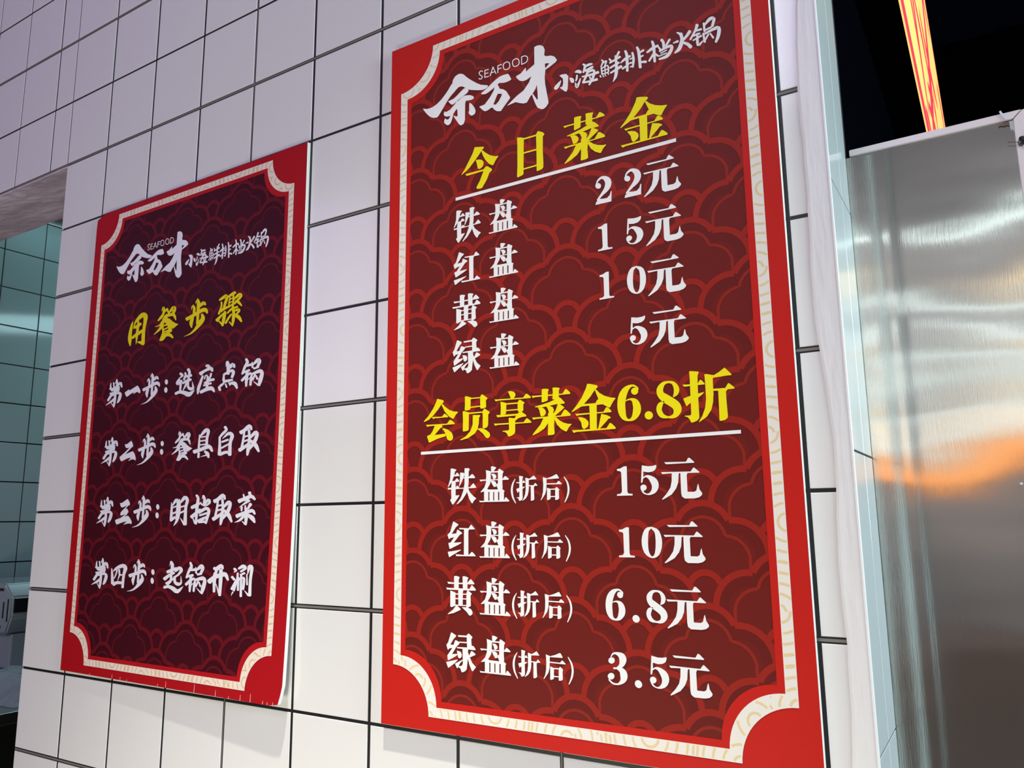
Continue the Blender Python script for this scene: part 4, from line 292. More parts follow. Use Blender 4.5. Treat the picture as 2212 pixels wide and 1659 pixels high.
 '自': 'b-69 247 -55 253 -78 238 -38 255 -77 226 -22 251 -57 209 -3 233 -42 198 20 211 -40 196 26 177 -53 184 0 151 -85 166 -36 130 -119 144 -69 111 -146 122 -97 92 -170 99 -126 73 -195 76 -156 53 -195 69 -167 52 -188 61 -178 56;b-175 78 -161 77 -188 76 -148 74 -194 69 -140 66 -192 30 -133 27 -189 -10 -126 -13 -188 -53 -120 -58 -189 -104 -114 -110 -191 -161 -108 -167 -194 -217 -102 -224 -180 -229 -114 -235 -158 -236 -135 -238;b-94 42 -96 44 -90 41 -98 47 -86 41 -97 49 -25 64 -54 85 34 87 -9 123 73 94 43 148 84 89 110 145 94 82 165 118 100 76 195 76 97 59 187 36 82 22 164 0 69 -29 148 -42 66 -93 147 -100 67 -164 152 -170 67 -235 158 -241 81 -247 145 -252 102 -253 124 -255;b-113 -18 -118 -10 -104 -25 -119 -2 -93 -27 -113 4 -41 -18 -62 14 10 -9 -11 25 62 1 40 35 68 7 52 32 67 16 62 25;b-113 -119 -120 -112 -104 -125 -122 -104 -92 -127 -118 -98 -33 -107 -58 -79 26 -87 2 -60 85 -68 62 -42 88 -62 72 -43 86 -55 80 -48;b-148 -228 -157 -216 -134 -238 -159 -204 -116 -242 -151 -194 -71 -231 -107 -183 -29 -220 -61 -171 8 -214 -10 -164 44 -214 41 -166 84 -217 87 -172 127 -221 130 -179 140 -216 141 -186 146 -207 146 -197',
 '取': 'b-240 118 -253 132 -222 106 -258 149 -199 102 -250 162 -173 112 -221 169 -146 123 -194 176 -111 137 -166 186 -65 159 -128 209 -19 182 -83 239 -4 189 -23 257 -25 198 43 227 -7 182 54 193 16 159 60 167 25 154 57 160 37 154 48 156;b-141 140 -128 138 -154 139 -116 133 -162 133 -109 126 -165 103 -112 95 -168 73 -115 64 -174 36 -119 27 -183 -11 -127 -21 -196 -65 -137 -76 -209 -119 -146 -130 -201 -128 -157 -136 -187 -134 -172 -137;b-34 172 -19 172 -48 169 -3 168 -55 161 7 160 -45 116 16 115 -36 72 25 70 -33 25 31 19 -40 -31 33 -41 -52 -91 31 -104 -61 -145 26 -158 -62 -183 16 -195 -58 -213 3 -223 -55 -244 -10 -251 -50 -251 -17 -256 -40 -255 -28 -257;b-144 51 -147 58 -137 44 -147 65 -128 42 -142 69 -86 47 -101 75 -45 52 -60 81 -4 57 -19 87 2 62 -9 84 2 70 -2 77;b-158 -26 -162 -19 -151 -32 -163 -12 -141 -35 -158 -7 -93 -26 -110 2 -45 -18 -63 11 2 -10 -15 20 8 -4 -5 17 7 4 3 11;b-242 -172 -255 -158 -222 -183 -261 -142 -200 -185 -254 -128 -165 -170 -215 -117 -130 -154 -178 -106 -92 -136 -140 -92 -52 -114 -98 -75 -12 -91 -55 -55 28 -68 -11 -35 30 -59 2 -36 25 -50 15 -41;b-6 10 -15 16 5 6 -21 23 16 7 -21 31 69 38 20 69 120 67 63 108 153 81 105 135 147 81 163 138 134 89 209 107 136 82 218 72 129 54 210 33 110 14 192 -13 86 -25 164 -58 58 -61 125 -95 23 -98 80 -129 -13 -136 35 -163 -12 -145 22 -164 -4 -154 8 -161;b3 -6 12 1 -1 -16 24 5 4 -25 37 4 43 -55 87 -18 79 -84 139 -40 110 -110 188 -73 143 -139 221 -114 179 -174 242 -157 217 -210 261 -197 227 -214 260 -205 240 -214 251 -211',
 '三': 'p-148 163 -137 161 -112 156 -74 167 -29 185 24 208 70 226 84 228 94 216 126 186 153 154 157 129 147 113 131 114 107 117 71 110 29 99 -24 86 -73 78 -103 87 -123 105 -141 136;p-106 -24 -53 16 68 61 93 47 127 6 124 -17 81 -40 -89 -65 -114 -51;b109 119 115 116 103 121 118 112 97 120 117 108 61 98 81 86 25 76 45 65 -10 54 11 43 -43 33 -18 20 -75 12 -45 -3 -106 -10 -72 -26 -106 -15 -81 -27 -100 -21 -92 -25;b96 -33 100 -36 89 -31 103 -40 83 -31 102 -44 24 -57 45 -72 -36 -83 -11 -100 -96 -109 -67 -129 -98 -115 -77 -129 -94 -121 -86 -126;p-253 -144 -181 -125 -83 -109 15 -89 97 -74 128 -73 144 -81 175 -102 207 -129 235 -156 254 -183 254 -207 242 -222 223 -218 195 -209 152 -210 104 -215 45 -225 8 -228 58 -199 98 -171 27 -179 -71 -197 -139 -214 -190 -225 -215 -219 -228 -202 -254 -174',
 '二': 'p-119 138 -101 135 -71 129 -37 139 -2 153 29 170 56 183 73 184 88 172 116 138 138 101 138 82 126 71 108 64 81 62 47 62 9 63 -29 60 -63 61 -83 72 -98 90 -114 117;b83 82 93 77 72 85 99 70 61 85 99 63 25 60 61 39 -11 36 24 15 -52 11 -17 -10 -100 -16 -63 -38 -153 -43 -113 -68 -207 -71 -163 -98 -208 -79 -176 -98 -201 -87 -190 -94;p-251 -100 -233 -82 -192 -69 -116 -56 -29 -43 54 -25 121 -11 148 -11 163 -23 194 -51 222 -87 241 -124 251 -156 250 -175 239 -182 214 -172 180 -158 141 -158 99 -163 50 -178 20 -184 60 -156 95 -126 42 -126 -38 -138 -113 -160 -178 -177 -208 -170 -223 -151 -244 -125',
 '明': 'b-229 150 -225 150 -234 149 -220 149 -236 147 -217 146 -238 112 -205 112 -240 78 -192 77 -241 37 -182 35 -243 -14 -176 -17 -244 -72 -172 -75 -245 -130 -169 -133 -234 -139 -179 -141 -216 -144 -197 -145;b-197 85 -204 88 -189 84 -209 92 -183 86 -210 96 -140 118 -186 136 -98 148 -161 177 -72 162 -129 206 -92 161 -64 211 -97 164 -24 183 -87 149 -13 151 -83 118 -13 112 -85 72 -21 66 -87 21 -26 17 -87 -32 -23 -35 -87 -89 -17 -92 -87 -146 -12 -149 -76 -155 -22 -157 -58 -160 -39 -160;b-213 49 -217 55 -205 44 -218 62 -195 42 -213 67 -151 52 -169 77 -107 62 -125 87 -63 73 -81 97 -58 78 -71 96 -59 84 -64 90;b-212 -58 -218 -51 -203 -63 -220 -44 -192 -65 -216 -38 -144 -51 -167 -24 -95 -37 -118 -10 -46 -23 -69 4 -42 -17 -58 2 -44 -10 -49 -3;b-225 -169 -238 -160 -208 -176 -245 -148 -190 -176 -241 -137 -154 -157 -202 -120 -118 -139 -164 -104 -82 -120 -125 -87 -78 -111 -110 -87 -84 -101 -95 -93;b-15 204 -9 204 -20 203 -3 203 -23 200 1 200 -23 165 14 166 -24 131 27 131 -25 92 36 90 -24 41 39 38 -24 -15 37 -20 -30 -64 30 -73 -45 -103 18 -116 -65 -136 -1 -154 -84 -167 -24 -186 -100 -195 -55 -212 -115 -222 -90 -233 -131 -250 -125 -253 -131 -251 -126 -253 -129 -252 -128 -253;b20 130 11 134 30 128 5 140 39 129 4 146 86 158 31 184 131 185 60 223 151 191 106 253 136 191 183 246 148 187 227 213 161 173 245 174 159 151 239 137 146 113 221 100 134 55 211 48 133 -29 214 -32 134 -128 223 -131 135 -227 232 -230 149 -239 219 -241 173 -245 197 -245;b21 60 17 66 27 55 17 73 37 52 23 78 84 60 70 85 132 67 118 93 179 75 165 100 185 80 174 98 185 86 181 92;b15 -43 9 -36 24 -48 8 -29 35 -50 12 -23 87 -35 65 -8 140 -20 117 7 192 -5 170 21 196 1 180 20 195 8 189 15;b40 -118 43 -117 38 -120 47 -116 38 -122 51 -117 140 -239 193 -218 155 -242 193 -227 171 -240 184 -235',
 '挡': 'b-146 243 -135 248 -154 235 -120 251 -152 226 -106 248 -133 209 -84 232 -119 197 -58 212 -112 178 -40 178 -116 144 -39 135 -128 96 -46 86 -136 32 -52 25 -134 -50 -56 -55 -127 -145 -60 -148 -121 -240 -64 -242 -113 -247 -72 -248 -99 -250 -85 -251;b-247 19 -258 31 -231 10 -262 44 -211 7 -254 55 -178 16 -223 66 -145 24 -193 77 -110 36 -157 87 -72 53 -113 97 -32 74 -63 107 7 94 -14 116 10 100 -5 115 8 106 3 111;b-232 -142 -248 -131 -210 -150 -258 -117 -188 -149 -255 -103 -147 -125 -211 -80 -107 -100 -168 -58 -70 -75 -127 -38 -40 -51 -90 -20 -15 -27 -55 -3 10 -3 -19 15 11 3 -10 15 6 8 -1 13;b-186 -144 -179 -142 -191 -147 -172 -142 -192 -151 -166 -145 -176 -178 -143 -170 -159 -205 -120 -195 -142 -232 -98 -221 -132 -236 -100 -228 -119 -236 -108 -233;b36 232 50 236 26 225 66 236 24 216 79 231 38 196 97 212 51 178 116 190 58 160 129 160 58 133 129 126 53 100 122 91 48 65 115 57 56 56 104 50 71 51 88 48;b22 167 20 168 23 167 19 169 25 168 18 170 52 208 31 214 51 211 35 215 46 214 41 215;b-18 119 -12 122 -22 116 -5 122 -22 111 2 121 -9 96 19 107 4 81 37 93 17 65 54 80 28 63 54 73 38 64 47 68;b87 58 77 63 100 56 69 70 111 58 68 78 151 90 101 114 189 122 136 150 205 133 177 176 185 134 241 159 193 122 260 125 196 110 253 91 181 97 215 70 144 78 168 55 105 58 122 42 103 54 115 42 105 49 109 45;b-49 -66 -60 -56 -33 -74 -66 -43 -14 -75 -60 -33 53 -49 6 -5 118 -23 75 23 160 -12 141 40 167 -13 205 31 173 -20 245 2 181 -34 262 -32 180 -59 258 -70 170 -95 243 -109 159 -131 228 -144 151 -164 216 -176 143 -196 203 -207 135 -227 190 -237 141 -235 180 -242 153 -240 166 -243;b-21 -107 -25 -99 -12 -113 -26 -91 -1 -116 -19 -85 63 -104 45 -73 127 -92 108 -60 190 -80 171 -49 196 -74 183 -51 196 -65 191 -58;b-48 -213 -61 -200 -29 -223 -67 -186 -7 -225 -59 -173 30 -209 -20 -160 66 -194 20 -147 100 -180 59 -136 132 -167 97 -126 163 -155 133 -119 195 -143 168 -111 200 -136 181 -113 198 -127 191 -119;b-38 -218 -40 -210 -32 -225 -38 -202 -22 -229 -30 -198 34 -227 25 -193 90 -225 80 -189 145 -224 135 -184 155 -217 148 -189 158 -208 155 -198',
 '菜2': 'b-194 103 -205 118 -176 90 -208 134 -153 86 -198 147 -112 100 -154 157 -71 113 -109 166 -26 126 -63 177 28 141 -10 192 82 155 50 210 115 160 115 217 129 157 172 197 155 143 201 169 187 125 223 146 199 123 225 138 210 125 219 131;b-84 229 -75 231 -91 226 -67 230 -93 221 -60 226 -82 187 -40 193 -71 153 -20 161 -59 119 -1 128 -47 113 -5 119 -32 112 -17 114;b47 262 64 266 33 254 84 266 29 242 100 259 41 228 107 244 50 219 116 223 54 209 113 196 44 187 93 168 23 157 65 140 1 127 38 112 3 120 29 109 10 115 19 111;b-160 18 -161 19 -158 17 -161 20 -156 17 -161 22 -98 37 -114 51 -41 57 -66 80 7 75 -24 104 40 87 11 118 66 97 40 127 92 107 68 135 97 114 79 134 94 121 88 128;b-108 34 -93 33 -121 31 -79 29 -129 24 -71 22 -125 4 -74 2 -120 -17 -76 -19 -116 -38 -79 -39 -111 -42 -84 -43 -102 -45 -93 -45;b-19 52 -10 52 -28 51 -2 49 -33 46 4 44 -33 27 4 25 -33 8 4 6 -33 -11 4 -14 -28 -16 -2 -18 -19 -19 -10 -19;b112 83 130 75 91 86 143 65 74 81 146 52 60 54 121 30 45 28 96 8 31 1 71 -15 33 -6 61 -17 40 -12 50 -16;b-224 -136 -235 -121 -205 -148 -239 -105 -182 -151 -229 -92 -132 -134 -175 -78 -82 -117 -121 -65 -28 -102 -62 -51 40 -86 8 -34 110 -72 84 -16 154 -67 156 -11 162 -67 212 -34 178 -80 230 -64 202 -100 241 -87 212 -103 240 -94 223 -102 232 -99;b-5 15 10 15 -19 12 25 12 -26 4 35 5 -25 -39 47 -38 -23 -82 59 -81 -20 -124 65 -126 -16 -166 63 -170 -12 -210 55 -214 -7 -254 48 -258 0 -261 40 -264 13 -265 27 -266;b-18 -90 -3 -98 -35 -86 7 -108 -51 -89 7 -119 -80 -116 -25 -145 -109 -143 -58 -172 -136 -165 -99 -196 -169 -184 -147 -210 -209 -201 -198 -217 -250 -219 -247 -223 -250 -220 -248 -223 -250 -221 -249 -222;b11 -89 18 -81 8 -98 28 -76 14 -107 42 -75 57 -133 95 -90 98 -158 151 -106 129 -177 200 -129 154 -192 230 -160 182 -210 241 -190 212 -230 250 -218 221 -234 249 -224 232 -233 242 -230;b-74 -200 -72 -198 -76 -203 -68 -197 -75 -205 -64 -197 -51 -224 -33 -211 -28 -243 -3 -224 -5 -261 28 -237 7 -262 31 -245 18 -258 26 -252',
 '四': 'b-238 125 -232 126 -244 124 -225 125 -247 121 -221 122 -245 83 -202 86 -243 46 -183 50 -239 6 -166 10 -234 -41 -151 -36 -226 -91 -137 -87 -219 -141 -124 -136 -204 -151 -135 -147 -180 -154 -157 -153;b-184 70 -189 72 -178 68 -192 76 -172 69 -191 79 -131 85 -166 104 -93 101 -139 129 -50 113 -99 153 8 127 -39 178 72 140 32 200 112 143 105 211 117 141 176 200 122 137 226 171 130 129 247 132 130 109 235 94 119 72 210 58 109 20 191 14 107 -46 185 -48 107 -123 184 -124 108 -199 183 -199 119 -207 172 -207 136 -211 155 -211;b-70 111 -58 110 -82 109 -46 106 -90 104 -40 100 -93 82 -46 78 -95 60 -51 55 -101 37 -60 31 -113 12 -75 4 -130 -16 -94 -23 -146 -43 -112 -51 -144 -48 -119 -53 -137 -51 -128 -53;b-13 117 1 119 -25 114 14 117 -31 107 24 112 -21 75 34 80 -11 43 44 48 -1 12 54 16 9 6 48 10 23 5 36 6;b25 22 37 20 12 22 47 16 3 18 51 10 -8 -16 28 -23 -19 -51 6 -55 -30 -85 -17 -87 -29 -87 -20 -89 -26 -88 -23 -89;b30 10 28 17 35 5 31 23 45 1 39 27 74 4 68 28 103 7 98 29 132 9 127 29 138 13 135 27 140 17 139 22;b-157 -172 -172 -161 -137 -179 -179 -148 -114 -179 -173 -136 -82 -166 -141 -122 -54 -154 -103 -107 -27 -147 -51 -95 16 -144 12 -92 74 -144 75 -95 134 -144 135 -97 150 -138 151 -104 157 -127 157 -116',
 '起': 'b-116 256 -103 261 -126 249 -87 263 -127 239 -73 260 -113 222 -52 245 -103 209 -27 227 -97 190 -9 195 -94 151 -5 150 -95 100 -8 97 -95 49 -11 46 -84 39 -24 37 -64 34 -43 33;b-131 175 -133 175 -129 175 -135 176 -128 176 -135 177 -100 226 -123 229 -102 229 -119 232 -107 231 -113 232;b-194 65 -203 77 -178 56 -205 90 -159 54 -196 100 -110 66 -149 114 -62 79 -102 127 -17 94 -59 139 18 111 -20 147 46 129 18 155 74 147 56 163 76 151 64 162 74 156 70 159;b-257 -57 -273 -46 -235 -64 -283 -33 -212 -63 -278 -19 -169 -38 -231 3 -128 -13 -183 26 -89 9 -134 47 -51 25 -85 61 -12 38 -40 72 28 53 4 81 33 59 16 80 32 67 26 74;b-85 43 -67 45 -101 39 -49 42 -109 30 -38 35 -101 0 -30 5 -94 -27 -23 -27 -97 -47 -28 -61 -115 -64 -55 -92 -148 -84 -89 -116 -184 -105 -121 -139 -186 -116 -141 -141 -176 -128 -160 -136;b-193 -126 -204 -118 -179 -132 -209 -109 -163 -132 -205 -99 -95 -98 -132 -69 -27 -63 -59 -39 40 -30 13 -9 42 -24 23 -9 39 -18 32 -12;b-252 -188 -258 -178 -240 -196 -258 -167 -224 -199 -249 -158 -186 -193 -212 -150 -152 -187 -172 -140 -124 -186 -123 -136 -95 -191 -73 -138 -61 -202 -25 -146 -27 -213 25 -157 10 -231 77 -176 64 -257 114 -192 149 -263 122 -198 212 -230 154 -192 249 -187 214 -168 283 -145 277 -142 283 -144 279 -142 282 -143 281 -142;b29 85 17 92 45 81 10 102 60 82 12 111 99 100 43 134 134 117 78 159 146 121 127 177 142 119 189 169 152 115 230 144 157 114 243 108 152 103 219 78 130 78 182 54 105 51 147 31 105 43 135 29 112 37 123 32;b5 -17 -3 -11 17 -22 -7 -3 30 -22 -3 5 75 -3 43 24 119 16 88 43 164 36 133 62 168 43 146 61 164 50 156 57;b24 14 41 14 9 10 57 11 0 2 67 3 1 -27 70 -26 3 -58 73 -53 15 -89 81 -70 45 -115 98 -78 85 -133 120 -83 128 -141 137 -85 173 -138 155 -87 217 -122 173 -88 241 -94 189 -84 236 -58 196 -59 219 -18 194 -20 201 22 192 21 200 23 193 22 198 23 195 23',
 '开': 'b-141 182 -134 192 -143 171 -121 200 -134 162 -105 202 -116 152 -82 198 -86 141 -71 197 -32 141 -73 198 16 160 -50 211 55 182 -8 234 65 189 48 251 41 196 109 228 55 186 119 202 74 170 124 182 85 166 121 174 98 166 111 169;b-230 -58 -253 -44 -201 -67 -267 -26 -171 -64 -263 -8 -135 -36 -219 16 -101 -10 -173 40 -66 11 -120 63 -20 24 -61 82 33 34 -2 97 85 43 47 108 126 53 87 118 147 58 136 127 144 62 201 115 162 53 237 81 192 26 253 43 225 -4 267 8 234 -8 265 1 246 -7 257 -4;b-51 153 -37 150 -67 154 -25 144 -79 149 -21 135 -99 124 -30 107 -122 96 -37 83 -135 50 -43 45 -132 -21 -46 -21 -120 -106 -48 -105 -108 -190 -49 -189 -100 -197 -57 -196 -86 -200 -71 -200;b46 170 68 170 26 165 88 165 14 154 101 155 16 107 105 108 17 61 109 61 20 4 111 3 24 -70 109 -71 28 -155 106 -155 33 -239 102 -239 43 -247 93 -247 59 -251 77 -251;b-44 -63 -40 -62 -46 -64 -36 -62 -48 -66 -33 -63 23 -214 63 -205 31 -217 60 -211 42 -217 52 -215',
 '涮': 'b-213 181 -205 188 -216 171 -193 194 -211 163 -180 194 -190 155 -159 186 -173 148 -136 175 -171 153 -119 152 -170 153 -139 133 -184 142 -166 126 -200 129 -190 120 -201 126 -194 120 -200 124 -197 121;b-253 57 -241 64 -260 48 -227 68 -258 38 -212 66 -236 24 -192 51 -215 11 -172 37 -194 -3 -151 23 -180 -5 -150 14 -167 -1 -156 5;b-220 -150 -235 -146 -203 -151 -248 -139 -189 -145 -252 -129 -163 -97 -218 -82 -137 -49 -184 -36 -111 -1 -149 10 -113 5 -141 13 -121 10 -131 12;b-190 -172 -181 -175 -199 -172 -174 -179 -207 -175 -172 -185 -215 -195 -190 -202 -223 -215 -207 -220 -231 -235 -225 -237 -231 -236 -226 -238 -229 -237 -228 -237;b-108 122 -96 121 -120 119 -85 119 -126 114 -78 113 -127 79 -78 78 -128 46 -77 44 -135 8 -83 2 -151 -41 -100 -50 -174 -98 -123 -107 -196 -154 -145 -163 -192 -162 -155 -168 -181 -167 -168 -169;b-97 173 -104 180 -88 169 -107 187 -77 168 -103 193 -36 180 -71 214 3 190 -36 235 21 192 9 249 29 192 60 241 41 191 97 219 46 199 104 183 33 190 69 161 -6 171 23 143 -47 151 -21 126 -50 144 -32 126 -47 137 -41 131;b-40 128 -46 133 -31 124 -49 140 -21 124 -46 146 8 136 -19 160 37 148 8 174 66 160 35 188 70 168 48 188 66 176 58 183;b-47 82 -52 88 -40 77 -53 94 -30 75 -48 100 4 84 -15 111 38 93 18 122 73 102 50 132 78 109 62 131 77 117 72 125;b-83 55 -71 55 -94 52 -60 52 -101 46 -53 46 -100 -19 -51 -19 -99 -84 -49 -84 -98 -149 -46 -149 -91 -155 -54 -155 -79 -158 -66 -158;b-84 0 -89 5 -76 -4 -91 11 -68 -5 -88 16 -26 11 -50 34 13 25 -9 52 35 29 30 62 26 30 70 52 25 24 84 30 26 3 88 3 27 -34 87 -36 26 -82 82 -84 24 -130 76 -132 31 -136 68 -138 43 -140 56 -140;b-26 97 -13 97 -38 94 0 95 -44 88 7 89 -37 -22 17 -21 -30 -131 26 -130 -22 -240 35 -238 -14 -247 28 -246 0 -250 15 -249;b110 104 118 104 103 102 125 102 100 98 130 99 105 45 139 47 110 -7 147 -5 115 -59 156 -57 121 -64 151 -62 131 -66 142 -65;b135 96 131 96 138 96 128 97 140 98 126 99 162 138 121 142 182 177 115 186 199 196 122 224 199 195 164 250 182 201 231 243 185 198 260 204 186 156 257 152 178 88 245 84 172 15 238 13 172 -60 239 -60 174 -139 245 -139 175 -218 250 -217 186 -227 240 -227 204 -231 223 -231;b79 -149 82 -147 77 -151 85 -146 78 -153 88 -146 169 -230 206 -207 181 -232 207 -215 193 -228 202 -222',
}
LINES = [
 ('title_lettering', 'big', 'yellow', [('今', 193.3, 461.5, 1, 1), ('日', 276.3, 459.7, 1, 1), ('菜', 357.0, 461.4, 1, 1), ('金', 438.7, 462.8, 1, 1)]),
 ('upper_tray_name_0', 'big', 'white', [('铁', 171.9, 381.7, 1, 1), ('盘', 231.1, 382.6, 1, 1)]),
 ('lower_tray_name_0', 'big', 'white', [('铁', 162.9, 18.5, 1, 1), ('盘', 213.7, 19.4, 1, 1), ('(', 243.1, 9.6, 1, 1), ('折', 263, 12.6, 0.525, 0.53), ('后', 297.8, 12.7, 1, 1), (')', 319.8, 9.4, 1, 1)]),
 ('upper_tray_name_1', 'big', 'white', [('红', 171.3, 320.3, 1, 1), ('盘', 231.1, 319.9, 1, 1)]),
 ('lower_tray_name_1', 'big', 'white', [('红', 162.3, -50.8, 1, 1), ('盘', 213.7, -51.2, 1, 1), ('(', 243.1, -61.0, 1, 1), ('折', 263, -58.0, 0.525, 0.53), ('后', 297.8, -57.9, 1, 1), (')', 319.8, -61.2, 1, 1)]),
 ('upper_tray_name_2', 'big', 'white', [('黄', 170.5, 256.6, 1, 1), ('盘', 231.1, 257.2, 1, 1)]),
 ('lower_tray_name_2', 'big', 'white', [('黄', 161.5, -122.4, 1, 1), ('盘', 213.7, -121.8, 1, 1), ('(', 243.1, -131.6, 1, 1), ('折', 263, -128.6, 0.525, 0.53), ('后', 297.8, -128.5, 1, 1), (')', 319.8, -131.8, 1, 1)]),
 ('upper_tray_name_3', 'big', 'white', [('绿', 170.5, 193.6, 1, 1), ('盘', 231.1, 194.5, 1, 1)]),
 ('lower_tray_name_3', 'big', 'white', [('绿', 161.5, -193.3, 1, 1), ('盘', 213.7, -192.4, 1, 1), ('(', 243.1, -202.2, 1, 1), ('折', 263, -199.2, 0.525, 0.53), ('后', 297.8, -199.1, 1, 1), (')', 319.8, -202.4, 1, 1)]),
 ('upper_price_0', 'big', 'white', [('元', 459.0, 383.3, 1, 1), ('2', 381.4, 383.2, 1, 1), ('2', 421.2, 383.2, 1, 1)]),
 ('upper_price_1', 'big', 'white', [('元', 459.0, 320.6, 1, 1), ('1', 381.4, 320.5, 1, 1), ('5', 421.2, 320.5, 1, 1)]),
 ('upper_price_2', 'big', 'white', [('元', 459.0, 257.9, 1, 1), ('1', 381.4, 257.8, 1, 1), ('0', 421.2, 257.8, 1, 1)]),
 ('upper_price_3', 'big', 'white', [('元', 459.0, 195.2, 1, 1), ('5', 421.2, 195.1, 1, 1)]),
 ('lower_price_0', 'big', 'white', [('元', 465.5, 17.1, 1, 1), ('1', 396.2, 17.0, 1, 1), ('5', 427.4, 17.0, 1, 1)]),
 ('lower_price_1', 'big', 'white', [('元', 465.5, -53.5, 1, 1), ('1', 396.2, -53.6, 1, 1), ('0', 427.4, -53.6, 1, 1)]),
 ('lower_price_2', 'big', 'white', [('元', 465.5, -124.1, 1, 1), ('6', 379.6, -124.2, 0.82, 0.82), ('dot', 404.8, -138.8, 0.86, 0.86), ('8', 430.0, -124.2, 0.82, 0.82)]),
 ('lower_price_3', 'big', 'white', [('元', 465.5, -194.7, 1, 1), ('3', 379.6, -194.8, 1, 1), ('dot', 404.8, -209.4, 0.86, 0.86), ('5', 430.0, -194.8, 1, 1)]),
 ('discount_headline', 'big', 'yellow', [('会', 127.4, 109.5, 1, 1), ('员', 184.2, 109.0, 1, 1), ('享', 242.7, 109.2, 1, 1), ('菜', 300.3, 107.3, 0.93, 0.95), ('金', 358.6, 107.6, 0.95, 0.96), ('6', 405.6, 108.7, 1, 1), ('dot', 430.0, 91.9, 1, 1), ('8', 454.9, 108.2, 1, 1), ('折', 502.2, 108.9, 1, 1)]),
 ('logo_lettering', 'big', 'white', [('余', 150.1, 574.5, 1, 1), ('万', 220.1, 562.1, 1, 1), ('才', 279.5, 566.6, 1, 1), ('小', 329.3, 546.0, 1, 1), ('海', 363.2, 547.6, 1, 1), ('鲜', 397.3, 544.8, 1, 1), ('排', 428.6, 547.1, 1, 1), ('档', 464.1, 548.2, 1, 1), ('火', 493.3, 549.7, 1, 1), ('锅', 521.8, 550.3, 1, 1)]),
 ('seafood_lettering', 'big', 'white', [('S', 196.0, 601.3, 1, 1), ('E', 206.2, 600.4, 1, 1), ('A', 217.0, 600.8, 1, 1), ('F', 228.1, 600.7, 1, 1), ('O', 239.6, 601.2, 1, 1), ('O', 254.8, 601.0, 1, 1), ('D', 269.0, 600.6, 1, 1)]),
 ('small_logo_lettering', 'small', 'white', [('余', -616.1, 470.4, 0.9731, 0.943), ('万', -547.9, 458.7, 0.9731, 0.943), ('才', -490.1, 462.9, 0.9731, 0.943), ('小', -441.7, 443.5, 0.9731, 0.943), ('海', -408.7, 445.0, 0.9731, 0.943), ('鲜', -375.5, 442.4, 0.9731, 0.943), ('排', -345.1, 444.6, 0.9731, 0.943), ('档', -310.5, 445.6, 0.9731, 0.943), ('火', -282.1, 447.0, 0.9731, 0.943), ('锅', -254.4, 447.6, 0.9731, 0.943)]),
 ('small_seafood_lettering', 'small', 'white', [('S', -571.4, 495.7, 0.9731, 0.943), ('E', -561.5, 494.8, 0.9731, 0.943), ('A', -551.0, 495.2, 0.9731, 0.943), ('F', -540.2, 495.1, 0.9731, 0.943), ('O', -529.0, 495.6, 0.9731, 0.943), ('O', -514.2, 495.4, 0.9731, 0.943), ('D', -500.4, 495.0, 0.9731, 0.943)]),
 ('small_title_lettering', 'small', 'yellow', [('用', -587.4, 334.9, 1, 1), ('餐', -500.6, 336.8, 1, 1), ('步', -415.4, 336.1, 1, 1), ('骤', -327.3, 335.0, 1, 1)]),
 ('step_line_0', 'small', 'white', [('第', -647.5, 219.3, 1, 1), ('一', -589.2, 218.1, 1, 1), ('步', -533.5, 218.3, 0.845, 0.85), (':', -489, 217.8, 1, 1), ('选', -435.1, 218.0, 1, 1), ('座', -377.3, 219.3, 1, 1), ('点', -320.3, 219.5, 1, 1), ('锅2', -260.8, 218.6, 1, 1)]),
 ('step_line_1', 'small', 'white', [('第', -647.5, 108.2, 1, 1), ('二', -589.0, 106.3, 1, 1), ('步', -533.5, 107.2, 0.845, 0.85), (':', -489, 106.7, 1, 1), ('餐', -432, 107.2, 0.79, 0.79), ('具', -375.2, 107.7, 1, 1), ('自', -317.1, 108.3, 1, 1), ('取', -259.6, 106.6, 1, 1)]),
 ('step_line_2', 'small', 'white', [('第', -647.5, -2.9, 1, 1), ('三', -587.3, -3.8, 1, 1), ('步', -533.5, -3.9, 0.845, 0.85), (':', -489, -4.4, 1, 1), ('明', -428.3, -4.8, 1, 1), ('挡', -372.0, -3.0, 1, 1), ('取', -315, -3.9, 1, 1), ('菜2', -259.1, -3.4, 1, 1)]),
 ('step_line_3', 'small', 'white', [('第', -647.5, -114.0, 1, 1), ('四', -588.7, -116.8, 1, 1), ('步', -533.5, -115.0, 0.845, 0.85), (':', -489, -115.5, 1, 1), ('起', -430.9, -114.6, 1, 1), ('锅2', -371.5, -114.5, 1, 1), ('开', -315.4, -116.0, 1, 1), ('涮', -258.4, -115.6, 1, 1)]),
]

